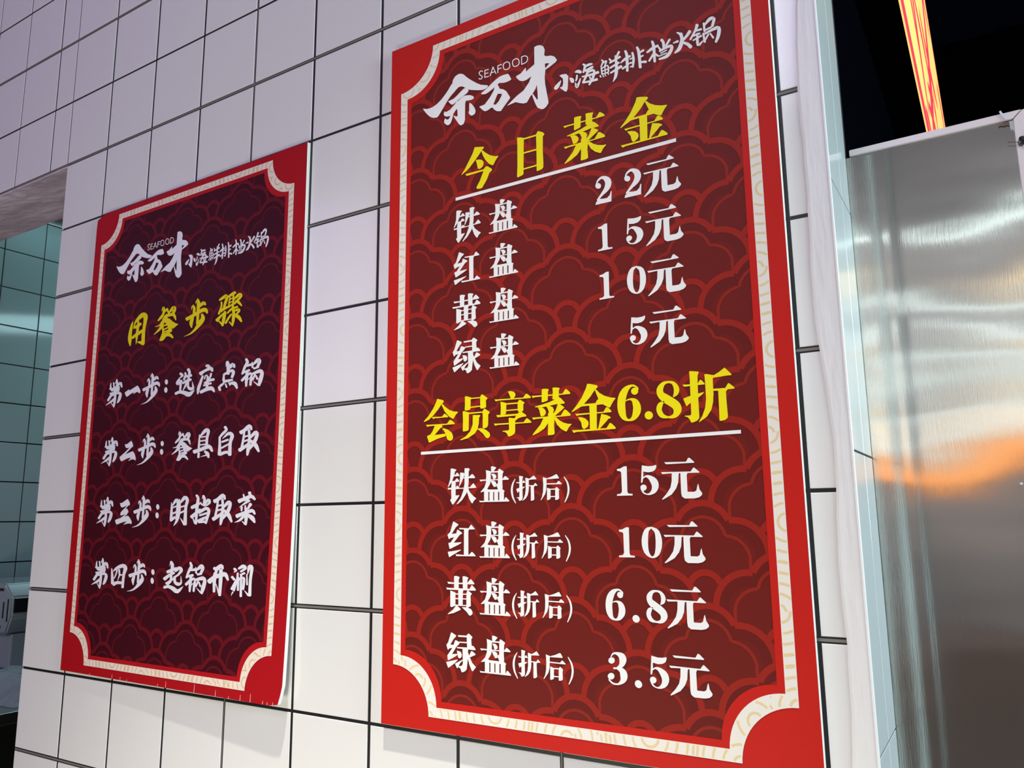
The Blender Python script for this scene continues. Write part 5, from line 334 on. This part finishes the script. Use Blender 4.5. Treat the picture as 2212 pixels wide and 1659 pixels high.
def surf_big(x, z): return -.0088
def surf_small(x, z):
    u = min(max((x + .752) / .6, 0), 1); v = min(max((.598 - z) / .89, 0), 1)
    return -(.0062 + .013 * u * v ** 3.5)
def frange(a, b, step):
    n = max(1, int(round((b - a) / step))); return [a + (b - a) * i / n for i in range(n + 1)]
class Sheet:
    """a print layer lying on a (possibly curling) board; coordinates in mm of the wall plane"""
    def __init__(s, surf, parent): s.surf = surf; s.parent = parent
    def p(s, x, z, lift): return (x / 1000, s.surf(x / 1000, z / 1000) - lift / 1000, GZ + z / 1000)
    def panel(s, name, x0, x1, z0, z1, r, lift, m, step=20):
        zs = set(frange(z0, z1, step)); 
        for i in range(13):
            t = math.pi / 2 * i / 12
            if r: zs.add(z0 + r * math.sin(t)); zs.add(z1 - r * math.sin(t))
        zs = sorted(zs); zs2 = [zs[0]]
        for z in zs[1:]:
            if z - zs2[-1] > .4: zs2.append(z)
        V = []; F = []; nx = 24
        for z in zs2:
            d = min(z - z0, z1 - z); ins = math.sqrt(max(r * r - d * d, 0)) if (r and d < r) else 0
            row = []
            for i in range(nx + 1):
                V.append(s.p(x0 + ins + (x1 - x0 - 2 * ins) * i / nx, z, lift))
        for j in range(len(zs2) - 1):
            for i in range(nx):
                a = j * (nx + 1) + i; F.append((a, a + 1, a + nx + 2, a + nx + 1))
        return mesh_obj(name, V, F, m, s.parent)
def ring(sheet, name, bo, bi, lift, m):
    def outl(b):
        x0, x1, z0, z1, r = b; P = []
        def side(a, c, n=40): return [(a[0] + (c[0] - a[0]) * i / n, a[1] + (c[1] - a[1]) * i / n) for i in range(n)]
        def arc(cx, cz, a0, n=16): return [(cx + r * math.cos(math.radians(a0 - 90 * i / n)), cz + r * math.sin(math.radians(a0 - 90 * i / n))) for i in range(n)]
        P += side((x0 + r, z0), (x1 - r, z0)) + arc(x1, z0, 180) + side((x1, z0 + r), (x1, z1 - r)) + arc(x1, z1, 270)
        P += side((x1 - r, z1), (x0 + r, z1)) + arc(x0, z1, 360) + side((x0, z1 - r), (x0, z0 + r)) + arc(x0, z0, 90)
        return P
    A = outl(bo); B = outl(bi); n = len(A)
    V = [sheet.p(x, z, lift) for x, z in A] + [sheet.p(x, z, lift) for x, z in B]
    return mesh_obj(name, V, [(i, (i + 1) % n, n + (i + 1) % n, n + i) for i in range(n)], m, sheet.parent)
def inside(x, z, b):
    x0, x1, z0, z1, r = b
    if not (x0 < x < x1 and z0 < z < z1): return False
    dx = min(x - x0, x1 - x); dz = min(z - z0, z1 - z)
    return dx * dx + dz * dz > r * r
def ribbon_runs(sheet, pts, wdt, lift, keep, V, F):
    """pts: list of (x,z); emits quads along the runs whose centre passes keep()"""
    n = len(pts); run = []
    def flush(run):
        if len(run) < 2: return
        b0 = len(V)
        for i in range(len(run)):
            a = run[max(i - 1, 0)]; b = run[min(i + 1, len(run) - 1)]
            dx, dz = b[0] - a[0], b[1] - a[1]; L = math.hypot(dx, dz) or 1
            nx_, nz_ = -dz / L * wdt / 2, dx / L * wdt / 2
            V.append(sheet.p(run[i][0] + nx_, run[i][1] + nz_, lift)); V.append(sheet.p(run[i][0] - nx_, run[i][1] - nz_, lift))
        for i in range(len(run) - 1): F.append((b0 + 2 * i, b0 + 2 * i + 1, b0 + 2 * i + 3, b0 + 2 * i + 2))
    for q in pts:
        if keep(q[0], q[1]): run.append(q)
        else: flush(run); run = []
    flush(run)

# one cloud of the auspicious-cloud pattern, in units of mm, apex at (0,0)
OUTER = [(0, -35, 35), (34, -59, 40), (-34, -59, 40)]
INNER = [(0, -44, 27), (24, -66, 28.5), (-24, -66, 28.5)]
def incloud(x, z, cl, grow=0):
    for cx, cz, r in cl:
        if (x - cx) ** 2 + (z - cz) ** 2 < (r + grow) ** 2: return True
    if z < -59 and abs(x) < 74 + grow and z > -150: return True
    return False
def outline_arcs(cl, shrink, bottom):
    """the top outline of the union of circles as separate arcs, plus the two legs below"""
    arcs = []; last = None; ox, oz = 0, -56
    for i in range(0, 361):
        t = math.radians(186 - 192 * i / 360); dx, dz = math.cos(t), math.sin(t); best = 0; who = None
        for ci, (cx, cz, r) in enumerate(cl):
            r2 = r - shrink; fx, fz = ox - cx, oz - cz; b = fx * dx + fz * dz; c = fx * fx + fz * fz - r2 * r2; D = b * b - c
            if D > 0 and -b + math.sqrt(D) > best: best = -b + math.sqrt(D); who = ci
        if who is None: continue
        if who != last: arcs.append([]); last = who
        arcs[-1].append((ox + dx * best, oz + dz * best))
    ax, az = arcs[0][0]; bx, bz = arcs[-1][-1]
    arcs[0] = [(ax, az - k * 2) for k in range(20, 0, -1)] + arcs[0]
    arcs[-1] = arcs[-1] + [(bx, bz - k * 2) for k in range(1, 21)]
    return arcs
def cloud_pattern(sheet, b, px, pz, sx, sz, half, step, mats, lift):
    """b = clip region; (px,pz) a known apex; rows step apart, shifted by half"""
    LW = 7.2
    def make(cl, shr, wdt, lf, clipgrow, mname, name, dome=False):
        V = []; F = []
        arcs0 = None if dome else outline_arcs(cl, shr, 0)
        r0 = int((b[2] - pz) / step) - 3; r1 = int((b[3] - pz) / step) + 4
        for r in range(r0, r1):
            az = pz + r * step
            for c in range(-8, 9):
                if (r % 2) != (c % 2): continue
                ax = px + c * half
                if ax < b[0] - 120 or ax > b[1] + 120: continue
                if dome:
                    rr = 21.5 - wdt / 2
                    arcs = [[(ax + half + sx * rr * math.cos(math.radians(t)), az + sz * (-41.5 + rr * math.sin(math.radians(t)))) for t in range(200, -21, -2)]]
                else:
                    arcs = [[(ax + x * sx, az + z * sz) for x, z in a] for a in arcs0]
                def keep(x, z):
                    if not inside(x, z, b): return False
                    for dr in (1, 2):           # rows in front (lower)
                        bz = az - dr * step
                        for dc in range(-3, 4):
                            if (dr + dc) % 2: continue
                            if incloud((x - (ax + dc * half)) / sx, (z - bz) / sz, OUTER, clipgrow): return False
                            if dr == 1 and ((x - (ax + dc * half + half)) / sx) ** 2 + ((z - bz) / sz + 41.5) ** 2 < (21.5 + clipgrow) ** 2: return False
                    if dome:
                        for dc in (0, 2):
                            if incloud((x - (ax + dc * half)) / sx, (z - az) / sz, OUTER, clipgrow): return False
                    return True
                for ai, a in enumerate(arcs): ribbon_runs(sheet, a, wdt * (sx + sz) / 2, lf + .006 * ai + .018 * (r % 2), keep, V, F)
        o = mesh_obj(name, V, F, M[mname], sheet.parent); o['kind'] = 'stuff'; return o
    make(OUTER, LW + 4.5, 11, lift, -1.5, mats[0], 'cloud_shade_pattern')
    make(INNER, 1.8, 3.6, lift + .04, -1.5, mats[2], 'cloud_fine_line_pattern')
    make(OUTER, LW / 2, LW, lift + .08, -1.0, mats[1], 'cloud_line_pattern')
    make(OUTER, 0, LW, lift + .14, -1.0, mats[1], 'cloud_dome_pattern', dome=True)

def band_swirls(sheet, bo, bi, lift, m, wd=2.5, k=1.0):
    """swirl lines on the cream band between outlines bo and bi"""
    x0, x1, z0, z1, r = bo; w = bi[0] - bo[0]
    ctr = []
    def along(a, c, fixed, vertical, sgn):
        n = int((c - a) / (88 * k))
        for i in range(n + 1):
            t = a + (c - a) * i / n; e = (i % 2)
            off = fixed + sgn * (w * 1.05 if e else -w * .05)
            ctr.append((off, t) if vertical else (t, off))
    along(z0 + r, z1 - r, x0, True, 1); along(z0 + r, z1 - r, x1, True, -1)
    along(x0 + r, x1 - r, z0, False, 1); along(x0 + r, x1 - r, z1, False, -1)
    for cx, sx_ in ((x0, 1), (x1, -1)):
        for cz, sz_ in ((z0, 1), (z1, -1)):
            for i, t in enumerate((45,)):
                rr = r + (w * 1.3 if i % 2 else w * .1)
                ctr.append((cx + sx_ * rr * math.cos(math.radians(t)), cz + sz_ * rr * math.sin(math.radians(t))))
    V = []; F = []
    for ci, (cx, cz) in enumerate(ctr):
        near = [q for q in ctr if q != (cx, cz) and abs(q[0] - cx) < 60 and abs(q[1] - cz) < 60]
        def keep(x, z):
            if not inside(x, z, (x0 + .6, x1 - .6, z0 + .6, z1 - .6, r + .6)) or inside(x, z, (bi[0] - .8, bi[1] + .8, bi[2] - .8, bi[3] + .8, bi[4] - .8)): return False
            d = (x - cx) ** 2 + (z - cz) ** 2
            return all((x - q[0]) ** 2 + (z - q[1]) ** 2 > d * .93 for q in near)
        for rad in (7, 18, 29, 40, 51):
            st_ = random.uniform(0, 1)
            n = int(rad * 7)
            pts = [(cx + (rad + (4 * i / n)) * k * math.cos(2 * math.pi * i / n + st_), cz + (rad + (4 * i / n)) * k * math.sin(2 * math.pi * i / n + st_)) for i in range(n + 1)]
            ribbon_runs(sheet, pts, wd, lift + .006 * (ci % 4) + .024 * (int(rad) % 2), keep, V, F)
    o = mesh_obj('swirl_pattern', V, F, m, sheet.parent); o['kind'] = 'stuff'; return o

def lettering(sheet, items, m, lift, label=None):
    """each character of a line is a part of its own; its overlapping strokes are stacked by a hair"""
    for g, cx, cz, sx, sz in items:
        V = []; F = []
        for si, stt in enumerate(G[g].split(';')):
            nums = [int(t) for t in stt[1:].split()]
            P = [(nums[i] / 10 * sx + cx, nums[i + 1] / 10 * sz + cz) for i in range(0, len(nums), 2)]
            lf = lift + .012 * si; b0 = len(V)
            for x, z in P: V.append(sheet.p(x, z, lf))
            if stt[0] == 'p':
                ar = sum(P[i][0] * P[(i + 1) % len(P)][1] - P[(i + 1) % len(P)][0] * P[i][1] for i in range(len(P)))
                F.append(tuple(range(b0, b0 + len(P))) if ar > 0 else tuple(range(b0 + len(P) - 1, b0 - 1, -1)))
            else:
                for i in range(0, len(P) - 2, 2): F.append((b0 + i, b0 + i + 1, b0 + i + 3, b0 + i + 2))
        o = mesh_obj('letter' if g in 'SEAFOD' else 'digit' if g in '0123568' else 'mark' if g in ('dot', ':', '(', ')') else 'character', V, F, m, sheet.parent)
        if label: o['label'] = label

def board(name, parent, surf, x0, x1, z0, z1, th, m_front, m_side, corner=0, wob=0):
    """foam board with a printed face: grid front, rim and back"""
    nx, nz_ = 40, 60; V = []; F = []
    def edge(x, z):
        if wob:
            if z > z1 - 2: z -= wob * abs(math.sin(x * .031)) * .8
            dxr, dzr = x1 - x, z - z0
            if dxr < corner and dzr < corner:
                k = (corner - dxr) * (corner - dzr) / corner ** 2; x -= 7 * k; z += 3 * k
            dxl, dzt = x - x0, z1 - z
            if dxl < corner and dzt < corner:
                k = (corner - dxl) * (corner - dzt) / corner ** 2; x += 2 * k; z -= 8 * k
        return x, z
    for j in range(nz_ + 1):
        for i in range(nx + 1):
            x, z = edge(x0 + (x1 - x0) * i / nx, z0 + (z1 - z0) * j / nz_)
            V.append((x / 1000, surf(x / 1000, z / 1000), GZ + z / 1000))
    n = len(V)
    for v in V[:n]: V.append((v[0], v[1] + th / 1000, v[2]))
    face = mesh_obj('printed_face', V[:n], [(j * (nx + 1) + i, j * (nx + 1) + i + 1, (j + 1) * (nx + 1) + i + 1, (j + 1) * (nx + 1) + i) for j in range(nz_) for i in range(nx)], m_front, parent)
    S = []
    for j in range(nz_):
        for i in range(nx): a = n + j * (nx + 1) + i; S.append((a, a + nx + 1, a + nx + 2, a + 1))
    for j in range(nz_):
        a = j * (nx + 1); S.append((a, a + nx + 1, n + a + nx + 1, n + a)); a += nx; S.append((a, n + a, n + a + nx + 1, a + nx + 1))
    for i in range(nx):
        S.append((i, n + i, n + i + 1, i + 1)); a = nz_ * (nx + 1) + i; S.append((a, a + 1, n + a + 1, n + a))
    mesh_obj('foam_core', [(v[0], v[1] + .00005, v[2]) for v in V], S, m_side, parent)

big = root('price_poster', (.313, 0, GZ - .295), 'large red price poster with yellow and white lettering, nearer the steel panel', 'poster')
board('b', big, surf_big, 29.5, 597.5, -294.5, 695.5, 8.0, M['big_red'], M['foam'])
sB = Sheet(surf_big, big)
BO = (49.5, 577.5, -277, 677.5, 60.5); BI = (62, 565, -264.5, 665, 60.5); BD = (70, 557, -256.5, 657, 60.5)
ring(sB, 'cream_frame', BO, BI, .40, M['big_cream']); band_swirls(sB, BO, BI, .44, M['big_swirl'])
ring(sB, 'red_inner_line', BI, BD, .37, M['big_inner']); sB.panel('dark_panel', BD[0] - 4, BD[1] + 4, BD[2] - 4, BD[3] + 4, 60.5, .06, M['big_dark'])
cloud_pattern(sB, (BD[0] - 5, BD[1] + 5, BD[2] - 5, BD[3] + 5, 57), 325, 213, 1, 1, 81.2, 55, ('big_band', 'big_line', 'big_thin'), .12)

small = root('dining_steps_poster', (-.452, 0, GZ - .292), 'smaller dark red poster of four white lettered steps with curling corner, beside the pass-through', 'poster')
board('s', small, surf_small, -753.5, -152.5, -292, 597.5, 6.0, M['small_red'], M['foam'], 26, 2.2)
sS = Sheet(surf_small, small)
SO = (-731, -180, -277, 585, 54.5); SI = (-719, -192, -265.5, 573.5, 54.5); SD = (-711, -200, -258.5, 566.5, 54.5)
ring(sS, 'cream_frame', SO, SI, .40, M['small_cream']); band_swirls(sS, SO, SI, .44, M['small_swirl'], 2.2, .9)
ring(sS, 'red_inner_line', SI, SD, .37, M['small_inner']); sS.panel('dark_panel', SD[0] - 4, SD[1] + 4, SD[2] - 4, SD[3] + 4, 54.5, .06, M['small_dark'])
cloud_pattern(sS, (SD[0] - 5, SD[1] + 5, SD[2] - 5, SD[3] + 5, 51), -464.8, -132, .955, .91, 77.4, 49.9, ('small_band', 'small_line', 'small_thin'), .12)
for k, which, col, items in LINES:
    lettering(sB if which == 'big' else sS, items, M[col if which == 'big' else 'small_' + col], .55, 'yellow character' if col == 'yellow' else None)
def rule(sheet, x0, x1, z0, z1, m):
    V = [sheet.p(x0, z0, .55), sheet.p(x1, z0, .55), sheet.p(x1, z1, .55), sheet.p(x0, z1, .55)]
    mesh_obj('white_rule', V, [(0, 1, 2, 3)], m, sheet.parent)
rule(sB, 152.2, 479.2, 421.0, 425.6, M['white']); rule(sB, 93.8, 536, 63.6, 67.6, M['white'])
# small cuts along the lower edge of the smaller poster
V = []; F = []
for x, h in ((-655, 3), (-585, 7), (-560, 5), (-540, 3), (-452, 4), (-430, 10), (-355, 13), (-302, 9), (-270, 3), (-243, 8), (-220, 12), (-192, 5), (-182, 4), (-170, 5)):
    b0 = len(V); zz = -291.5
    V += [sS.p(x - .45, zz, .12), sS.p(x + .45, zz, .12), sS.p(x + .2, zz + h, .12), sS.p(x - .2, zz + h, .12)]; F.append((b0, b0 + 1, b0 + 2, b0 + 3))
o = mesh_obj('edge_cuts', V, F, M['foam'], small); o['kind'] = 'stuff'

# ------------------------------------------------------------------ stainless steel panel beside the wall end
PY = .131; PT = GZ + .421
pan = root('steel_panel', (.74, PY, 0), 'brushed stainless steel panel with folded rim right of the white wall end', 'panel')
def undulate(x, z): return .0007 * math.sin(x * 26 + z * 7) * math.sin(z * 13 + 1) + .0010 * math.exp(-((x - .668) / .012) ** 2) + .0008 * math.exp(-((x - .688) / .006) ** 2)
V = []; F = []; nx, nz_ = 44, 160; X0, X1, Z0, Z1 = .640, .8245, 0.02, PT - .0085
for j in range(nz_ + 1):
    for i in range(nx + 1):
        x = X0 + (X1 - X0) * i / nx; z = Z0 + (Z1 - Z0) * j / nz_; V.append((x, PY + .0025 + undulate(x, z), z))
for j in range(nz_):
    for i in range(nx): a = j * (nx + 1) + i; F.append((a, a + 1, a + nx + 2, a + nx + 1))
mesh_obj('steel_sheet', V, F, M['steel'], pan, smooth=True)
box('steel_core', .655, .832, PY + .0065, PY + .03, .0, PT - .002, M['dark_joint'], pan)
def prism(name, poly, y0, y1, m, parent, bev=.0006):
    n = len(poly); V = [(x, y0, z) for x, z in poly] + [(x, y1, z) for x, z in poly]
    F = [tuple(range(n)), tuple(range(2 * n - 1, n - 1, -1))] + [(i, (i + 1) % n + 0, n + (i + 1) % n, n + i)[::-1] for i in range(n)]
    o = mesh_obj(name, V, F, m, parent)
    if bev:
        bm = bmesh.new(); bm.from_mesh(o.data); bmesh.ops.recalc_face_normals(bm, faces=bm.faces[:]); bmesh.ops.bevel(bm, geom=bm.edges[:], offset=bev, segments=2, affect='EDGES'); bm.to_mesh(o.data); bm.free()
    return o
prism('top_rim', [(.652, PT - .008), (.8235, PT - .008), (.8330, PT + .0012), (.652, PT)], PY - .001, PY + .031, M['steel_rim'], pan)
prism('side_rim', [(.8243, .0), (.8500, .0), (.8500, PT), (.8338, PT + .0008), (.8243, PT - .0085)], PY - .001, PY + .031, M['steel_rim'], pan)
# torn protective film left at the corner, and a dark drip beside it
M['scrap'] = mat('torn_protective_film', (.62, .66, .68), .2); M['glue'] = mat('brown_glue_residue', (.13, .08, .06), .7)
prism('torn_film', [(.8205, PT - .0095), (.8240, PT - .0095), (.8240, PT - .023), (.8225, PT - .019), (.8212, PT - .0215), (.8204, PT - .016)], PY + .0008, PY + .0016, M['scrap'], pan, 0)
prism('torn_film', [(.8118, PT + .0035), (.8135, PT + .0045), (.8150, PT + .001), (.8185, PT - .006), (.8172, PT - .0075), (.8140, PT - .0025)], PY - .0022, PY - .0012, M['scrap'], pan, 0)
prism('glue_residue', [(.8095, PT - .0110), (.8125, PT - .0105), (.8160, PT - .0093), (.8198, PT - .0095), (.8202, PT - .0150), (.8180, PT - .0135), (.8150, PT - .0142), (.8120, PT - .0128), (.8100, PT - .0138)], PY + .0004, PY + .0012, M['glue'], pan, 0)
hk = tube('wire_hook', [(.8165, PY - .002, PT - .034), (.8172, PY - .003, PT - .036), (.8195, PY - .004, PT - .0365), (.8260, PY - .004, PT - .038)], .00025, M['black_plastic'], pan, 6)
V = []; F = []
bm = bmesh.new(); bmesh.ops.create_icosphere(bm, subdivisions=2, radius=.0052)
for v in bm.verts: v.co *= 1 + .5 * (random.random() - .5); v.co.x *= .9
me = bpy.data.meshes.new('cable_tie_knot'); bm.to_mesh(me); bm.free(); me.materials.append(M['black_plastic'])
o = bpy.data.objects.new('cable_tie_knot', me); C.objects.link(o); o.parent = pan; o.location = (.8300 - .74, -.0045, PT - .0385)
# screw on the sheet
bm = bmesh.new(); bmesh.ops.create_uvsphere(bm, u_segments=12, v_segments=6, radius=.0016)
me = bpy.data.meshes.new('dent'); bm.to_mesh(me); bm.free(); me.materials.append(M['scrap'])
o = bpy.data.objects.new('small_dent', me); C.objects.link(o); o.parent = pan; o.location = (.7905 - .74, .0024, GZ + .0055); o.scale = (1, .3, .8)

# ------------------------------------------------------------------ illuminated sign running away behind the panel
SX = .705
sg = root('lightbox_sign', (SX, 1.0, GZ + .84), 'yellow and red backlit signboard hanging in the dark above the steel panel', 'sign')
box('sign_box', SX - .09, SX - .002, .25, 8.0, GZ + .84, GZ + 1.80, M['sign_body'], sg)
box('sign_face', SX - .002, SX, .25, 8.0, GZ + .84, GZ + 1.78, M['sign_yellow'], sg)
def yz_brush(pts, wd, seg=8):
    P = []
    Q = [Vector(p) for p in pts]; Q = [2 * Q[0] - Q[1]] + Q + [2 * Q[-1] - Q[-2]]
    for i in range(1, len(Q) - 2):
        a, b, c, d = Q[i - 1:i + 3]
        for k in range(seg):
            t = k / seg; P.append(.5 * ((2 * b) + (c - a) * t + (2 * a - 5 * b + 4 * c - d) * t * t + (-a + 3 * b - 3 * c + d) * t ** 3))
    P.append(Q[-2]); V = []; F = []
    for i, p in enumerate(P):
        d = (P[min(i + 1, len(P) - 1)] - P[max(i - 1, 0)]).normalized(); n_ = Vector((-d[1], d[0]))
        f = wd * .62 * (.35 + .65 * math.sin(math.pi * min(1, max(.04, i / (len(P) - 1)))) ** .6) / 2
        for s_ in (1, -1): V.append((SX + .0008, (p + n_ * f * s_)[0], GZ + (p + n_ * f * s_)[1]))
    for i in range(len(P) - 1): F.append((2 * i, 2 * i + 1, 2 * i + 3, 2 * i + 2))
    return V, F
SV = []; SF = []
def add(vf):
    b0 = len(SV); SV.extend(vf[0]); SF.extend([tuple(i + b0 for i in f) for f in vf[1]])
for z0_, z1_ in ((.846, .905), (1.735, 1.76)):
    add(([(SX + .0006, .26, GZ + z0_), (SX + .0006, 7.98, GZ + z0_), (SX + .0006, 7.98, GZ + z1_), (SX + .0006, .26, GZ + z1_)], [(0, 1, 2, 3)]))
for q in range(14): add(yz_brush([(1.1 + q * .48, .915), (1.25 + q * .48, .93), (1.45 + q * .48, .915)], .06))
for y0 in (.4, 1.3, 2.35, 3.4, 4.45, 5.5, 6.55):
    j = lambda a: a + random.uniform(-.03, .03)
    add(yz_brush([(y0, j(1.60)), (y0 + .25, j(1.62)), (y0 + .8, j(1.66))], .09))
    add(yz_brush([(y0 + .45, 1.68), (y0 + .40, 1.35), (y0 + .15, 1.0)], .2)); add(yz_brush([(y0 - .25, 1.20), (y0 + .2, 1.24), (y0 + .75, 1.2)], .07))
    add(yz_brush([(y0 + .05, j(1.32)), (y0 + .4, j(1.36)), (y0 + .85, j(1.38))], .08)); add(yz_brush([(y0, 1.02), (y0 + .35, 1.10), (y0 + .8, 1.05)], .07))
    add(yz_brush([(y0 + .50, 1.30), (y0 + .68, 1.10), (y0 + .88, .98)], .12))
    add(yz_brush([(y0 + .10, j(1.12)), (y0 + .3, j(1.15))], .05))
mesh_obj('red_brush_lettering', SV, SF, M['sign_red'], sg)
structure(box('wall_far', -.5, 6, 9.0, 9.2, 0, 7.0, M['dark_wall']))

# ------------------------------------------------------------------ kitchen seen through the pass-through
kw = structure(box('wall_left', -2.62, -2.4545, .157, 2.4, 0, 3.1, M['black_grout']))
key = tile_mesh(.146, .1455); key.materials[0] = M['kitchen_tile']
for i in range(10):
    for j in range(-4, 10):
        o = bpy.data.objects.new('tile', key); C.objects.link(o); o.parent = kw
        o.rotation_euler = (random.uniform(-1, 1) * .001, 0, math.pi / 2 + random.uniform(-1, 1) * .001)
        o.location = (-2.45, .152 + .15 * i + .075, GZ - .01 + .15 * j + .075)
structure(box('wall_kitchen_back', -2.62, .6, 2.4, 2.5, 0, 3.1, M['dark_wall']))
structure(box('ceiling', -2.62, .6, .157, 2.5, 3.1, 3.2, M['dark_wall']))
structure(box('wall_kitchen_side', .60, .64, .16, 2.5, 0, 3.1, M['dark_wall']))
structure(box('floor', -8, 8, -12, 9.2, -.1, 0, M['dark_floor']))
ks = root('kitchen_shelf_light', (-2.3, .9, GZ + 1.28), 'white tube light on the kitchen wall above the pass-through', 'light')
M['ktube'] = mat('kitchen_tube', (1, 1, 1), .4, emit=(.55, .95, 1), es=6)
box('tube_cover', -2.36, -2.30, .5, 1.7, GZ + 1.24, GZ + 1.28, M['ktube'], ks, .008, 2)
box('tube_base', -2.45, -2.36, .48, 1.72, GZ + 1.23, GZ + 1.29, M['fixture'], ks, .004)
# counter
ct = root('kitchen_counter', (-1.95, 1.0, 0), 'steel kitchen counter over a black cabinet behind the wall opening', 'counter')
box('worktop', -2.44, -1.46, .20, 2.3, GZ - .53, GZ - .50, M['counter'], ct, .003, 2)
box('cabinet', -2.44, -1.50, .24, 2.3, 0, GZ - .5305, M['cabinet'], ct, .004)
# white machine with slotted side
mc = root('kitchen_machine', (-2.25, .75, GZ - .50), 'white kitchen machine with dark screen and slotted side on the counter', 'machine')
y0m, y1m = .574, 1.02
prof = [(-2.42, GZ - .215), (-2.150, GZ - .220), (-2.10, GZ - .262), (-2.098, GZ - .330), (-2.125, GZ - .385), (-2.42, GZ - .385)]
V = [(x, y0m, z) for x, z in prof] + [(x, y1m, z) for x, z in prof]; n = len(prof)
F = [tuple(range(n))[::-1], tuple(range(n, 2 * n))] + [(i, (i + 1) % n, n + (i + 1) % n, n + i) for i in range(n)]
o = mesh_obj('housing', V, F, M['machine'], mc)
bm = bmesh.new(); bm.from_mesh(o.data); bmesh.ops.recalc_face_normals(bm, faces=bm.faces[:]); bmesh.ops.bevel(bm, geom=bm.edges[:], offset=.006, segments=3, affect='EDGES'); bm.to_mesh(o.data); bm.free()
box('screen', -2.1, -2.094, y0m + .007, y1m - .03, GZ - .314, GZ - .266, M['screen'], mc, .001)
box('base', -2.41, -2.12, y0m + .02, y1m - .01, GZ - .4995, GZ - .386, M['machine'], mc, .005, 2)
for xs, z0_, z1_ in ((-2.122, -.345, -.268), (-2.150, -.335, -.278)):
    box('vent_slot', xs - .006, xs + .006, y0m - .0008, y0m + .004, GZ + z0_, GZ + z1_, M['black_plastic'], mc, .003, 2)
for z0_, z1_ in ((-.246, -.234), (-.368, -.356)):
    box('vent_slot', -2.24, -2.155, y0m - .0008, y0m + .004, GZ + z0_, GZ + z1_, M['black_plastic'], mc, .003, 2)
tb = tube('power_cable', [(-2.08, .60, GZ - .494), (-2.06, .66, GZ - .475), (-2.07, .74, GZ - .44), (-2.08, .85, GZ - .42)], .006, M['black_plastic']); tb['label'] = 'black cable leaning beside the kitchen machine'; tb['category'] = 'cable'
# film wrapped bundle on the counter
V = []; F = []; nx, ny = 26, 26
for j in range(ny + 1):
    for i in range(nx + 1):
        u, v = i / nx, j / ny; e = min(u, 1 - u, v, 1 - v)
        h = .055 * min(1, e * 5) + (.014 * (random.random() - .5) if e > 0 else 0)
        V.append((-1.90 + .40 * u, .30 + .42 * v, GZ - .4985 + max(h, 0)))
for j in range(ny):
    for i in range(nx): a = j * (nx + 1) + i; F.append((a, a + 1, a + nx + 2, a + nx + 1))
fb = mesh_obj('plastic_bundle', V, F, M['film'], None, smooth=True); fb['label'] = 'crinkled clear plastic wrapped bundle on the kitchen counter'; fb['category'] = 'packaging'

# ------------------------------------------------------------------ hall behind the camera, its lamps added for the streaks in the steel
structure(box('wall_front', -8, 8, -12.2, -12, 0, 9.5, M['hall_wall']))
def streak_light(x0, x1, y, z, m, h, nm, lab, grp=None):
    r_ = root(nm, ((x0 + x1) / 2, y, z), lab, 'light', grp)
    box('light_tube', x0, x1, y - .03, y + .03, z - h, z, m, r_, .008, 2); box('light_housing', x0 - .02, x1 + .02, y - .05, y + .05, z + .001, z + .05, M['fixture'], r_, .004)
for q, (sl, warm, x0, x1, h) in enumerate(((.335, 0, .55, 3.2, .035), (.275, 1, 1.0, 2.8, .05), (.245, 0, -.6, 2.6, .03), (.205, 0, .3, 3.4, .05), (.185, 1, .9, 3.0, .03), (.168, 0, -1, 3.4, .05), (.150, 0, .2, 3, .03), (.138, 1, .5, 3.2, .035), (.122, 0, -2, 3.6, .05), (.108, 1, 0, 3.2, .04), (.095, 0, -2, 4, .04), (.082, 1, 0, 4, .04))):
    y = -2.6 - .75 * q; z = GZ + sl * (1 - y); m = 'warm_tube' if warm else 'tube'
    lab = '%s tube added for a streak in the steel, %s row behind the viewer' % ('warm white' if warm else 'cool white', ('nearest', 'second', 'third', 'fourth', 'fifth', 'sixth', 'seventh', 'eighth', 'ninth', 'tenth', 'eleventh', 'farthest')[q])
    streak_light(x0, x1, y, z, M[m], h, 'streak_tube', lab, 'added tubes for the steel streaks')
osg = root('orange_strip', (.5, -11.9, GZ + .47), 'long orange glowing strip added across the hall, opposite the steel panel', 'sign')  # added glow that makes the orange band mirrored in the steel
box('sign_face', -5, 6, -11.95, -11.9, GZ + .52, GZ + .92, M['orange_strip'], osg); box('strip_frame', -5.05, 6.05, -11.99, -11.951, GZ + .47, GZ + .97, M['sign_body'], osg)
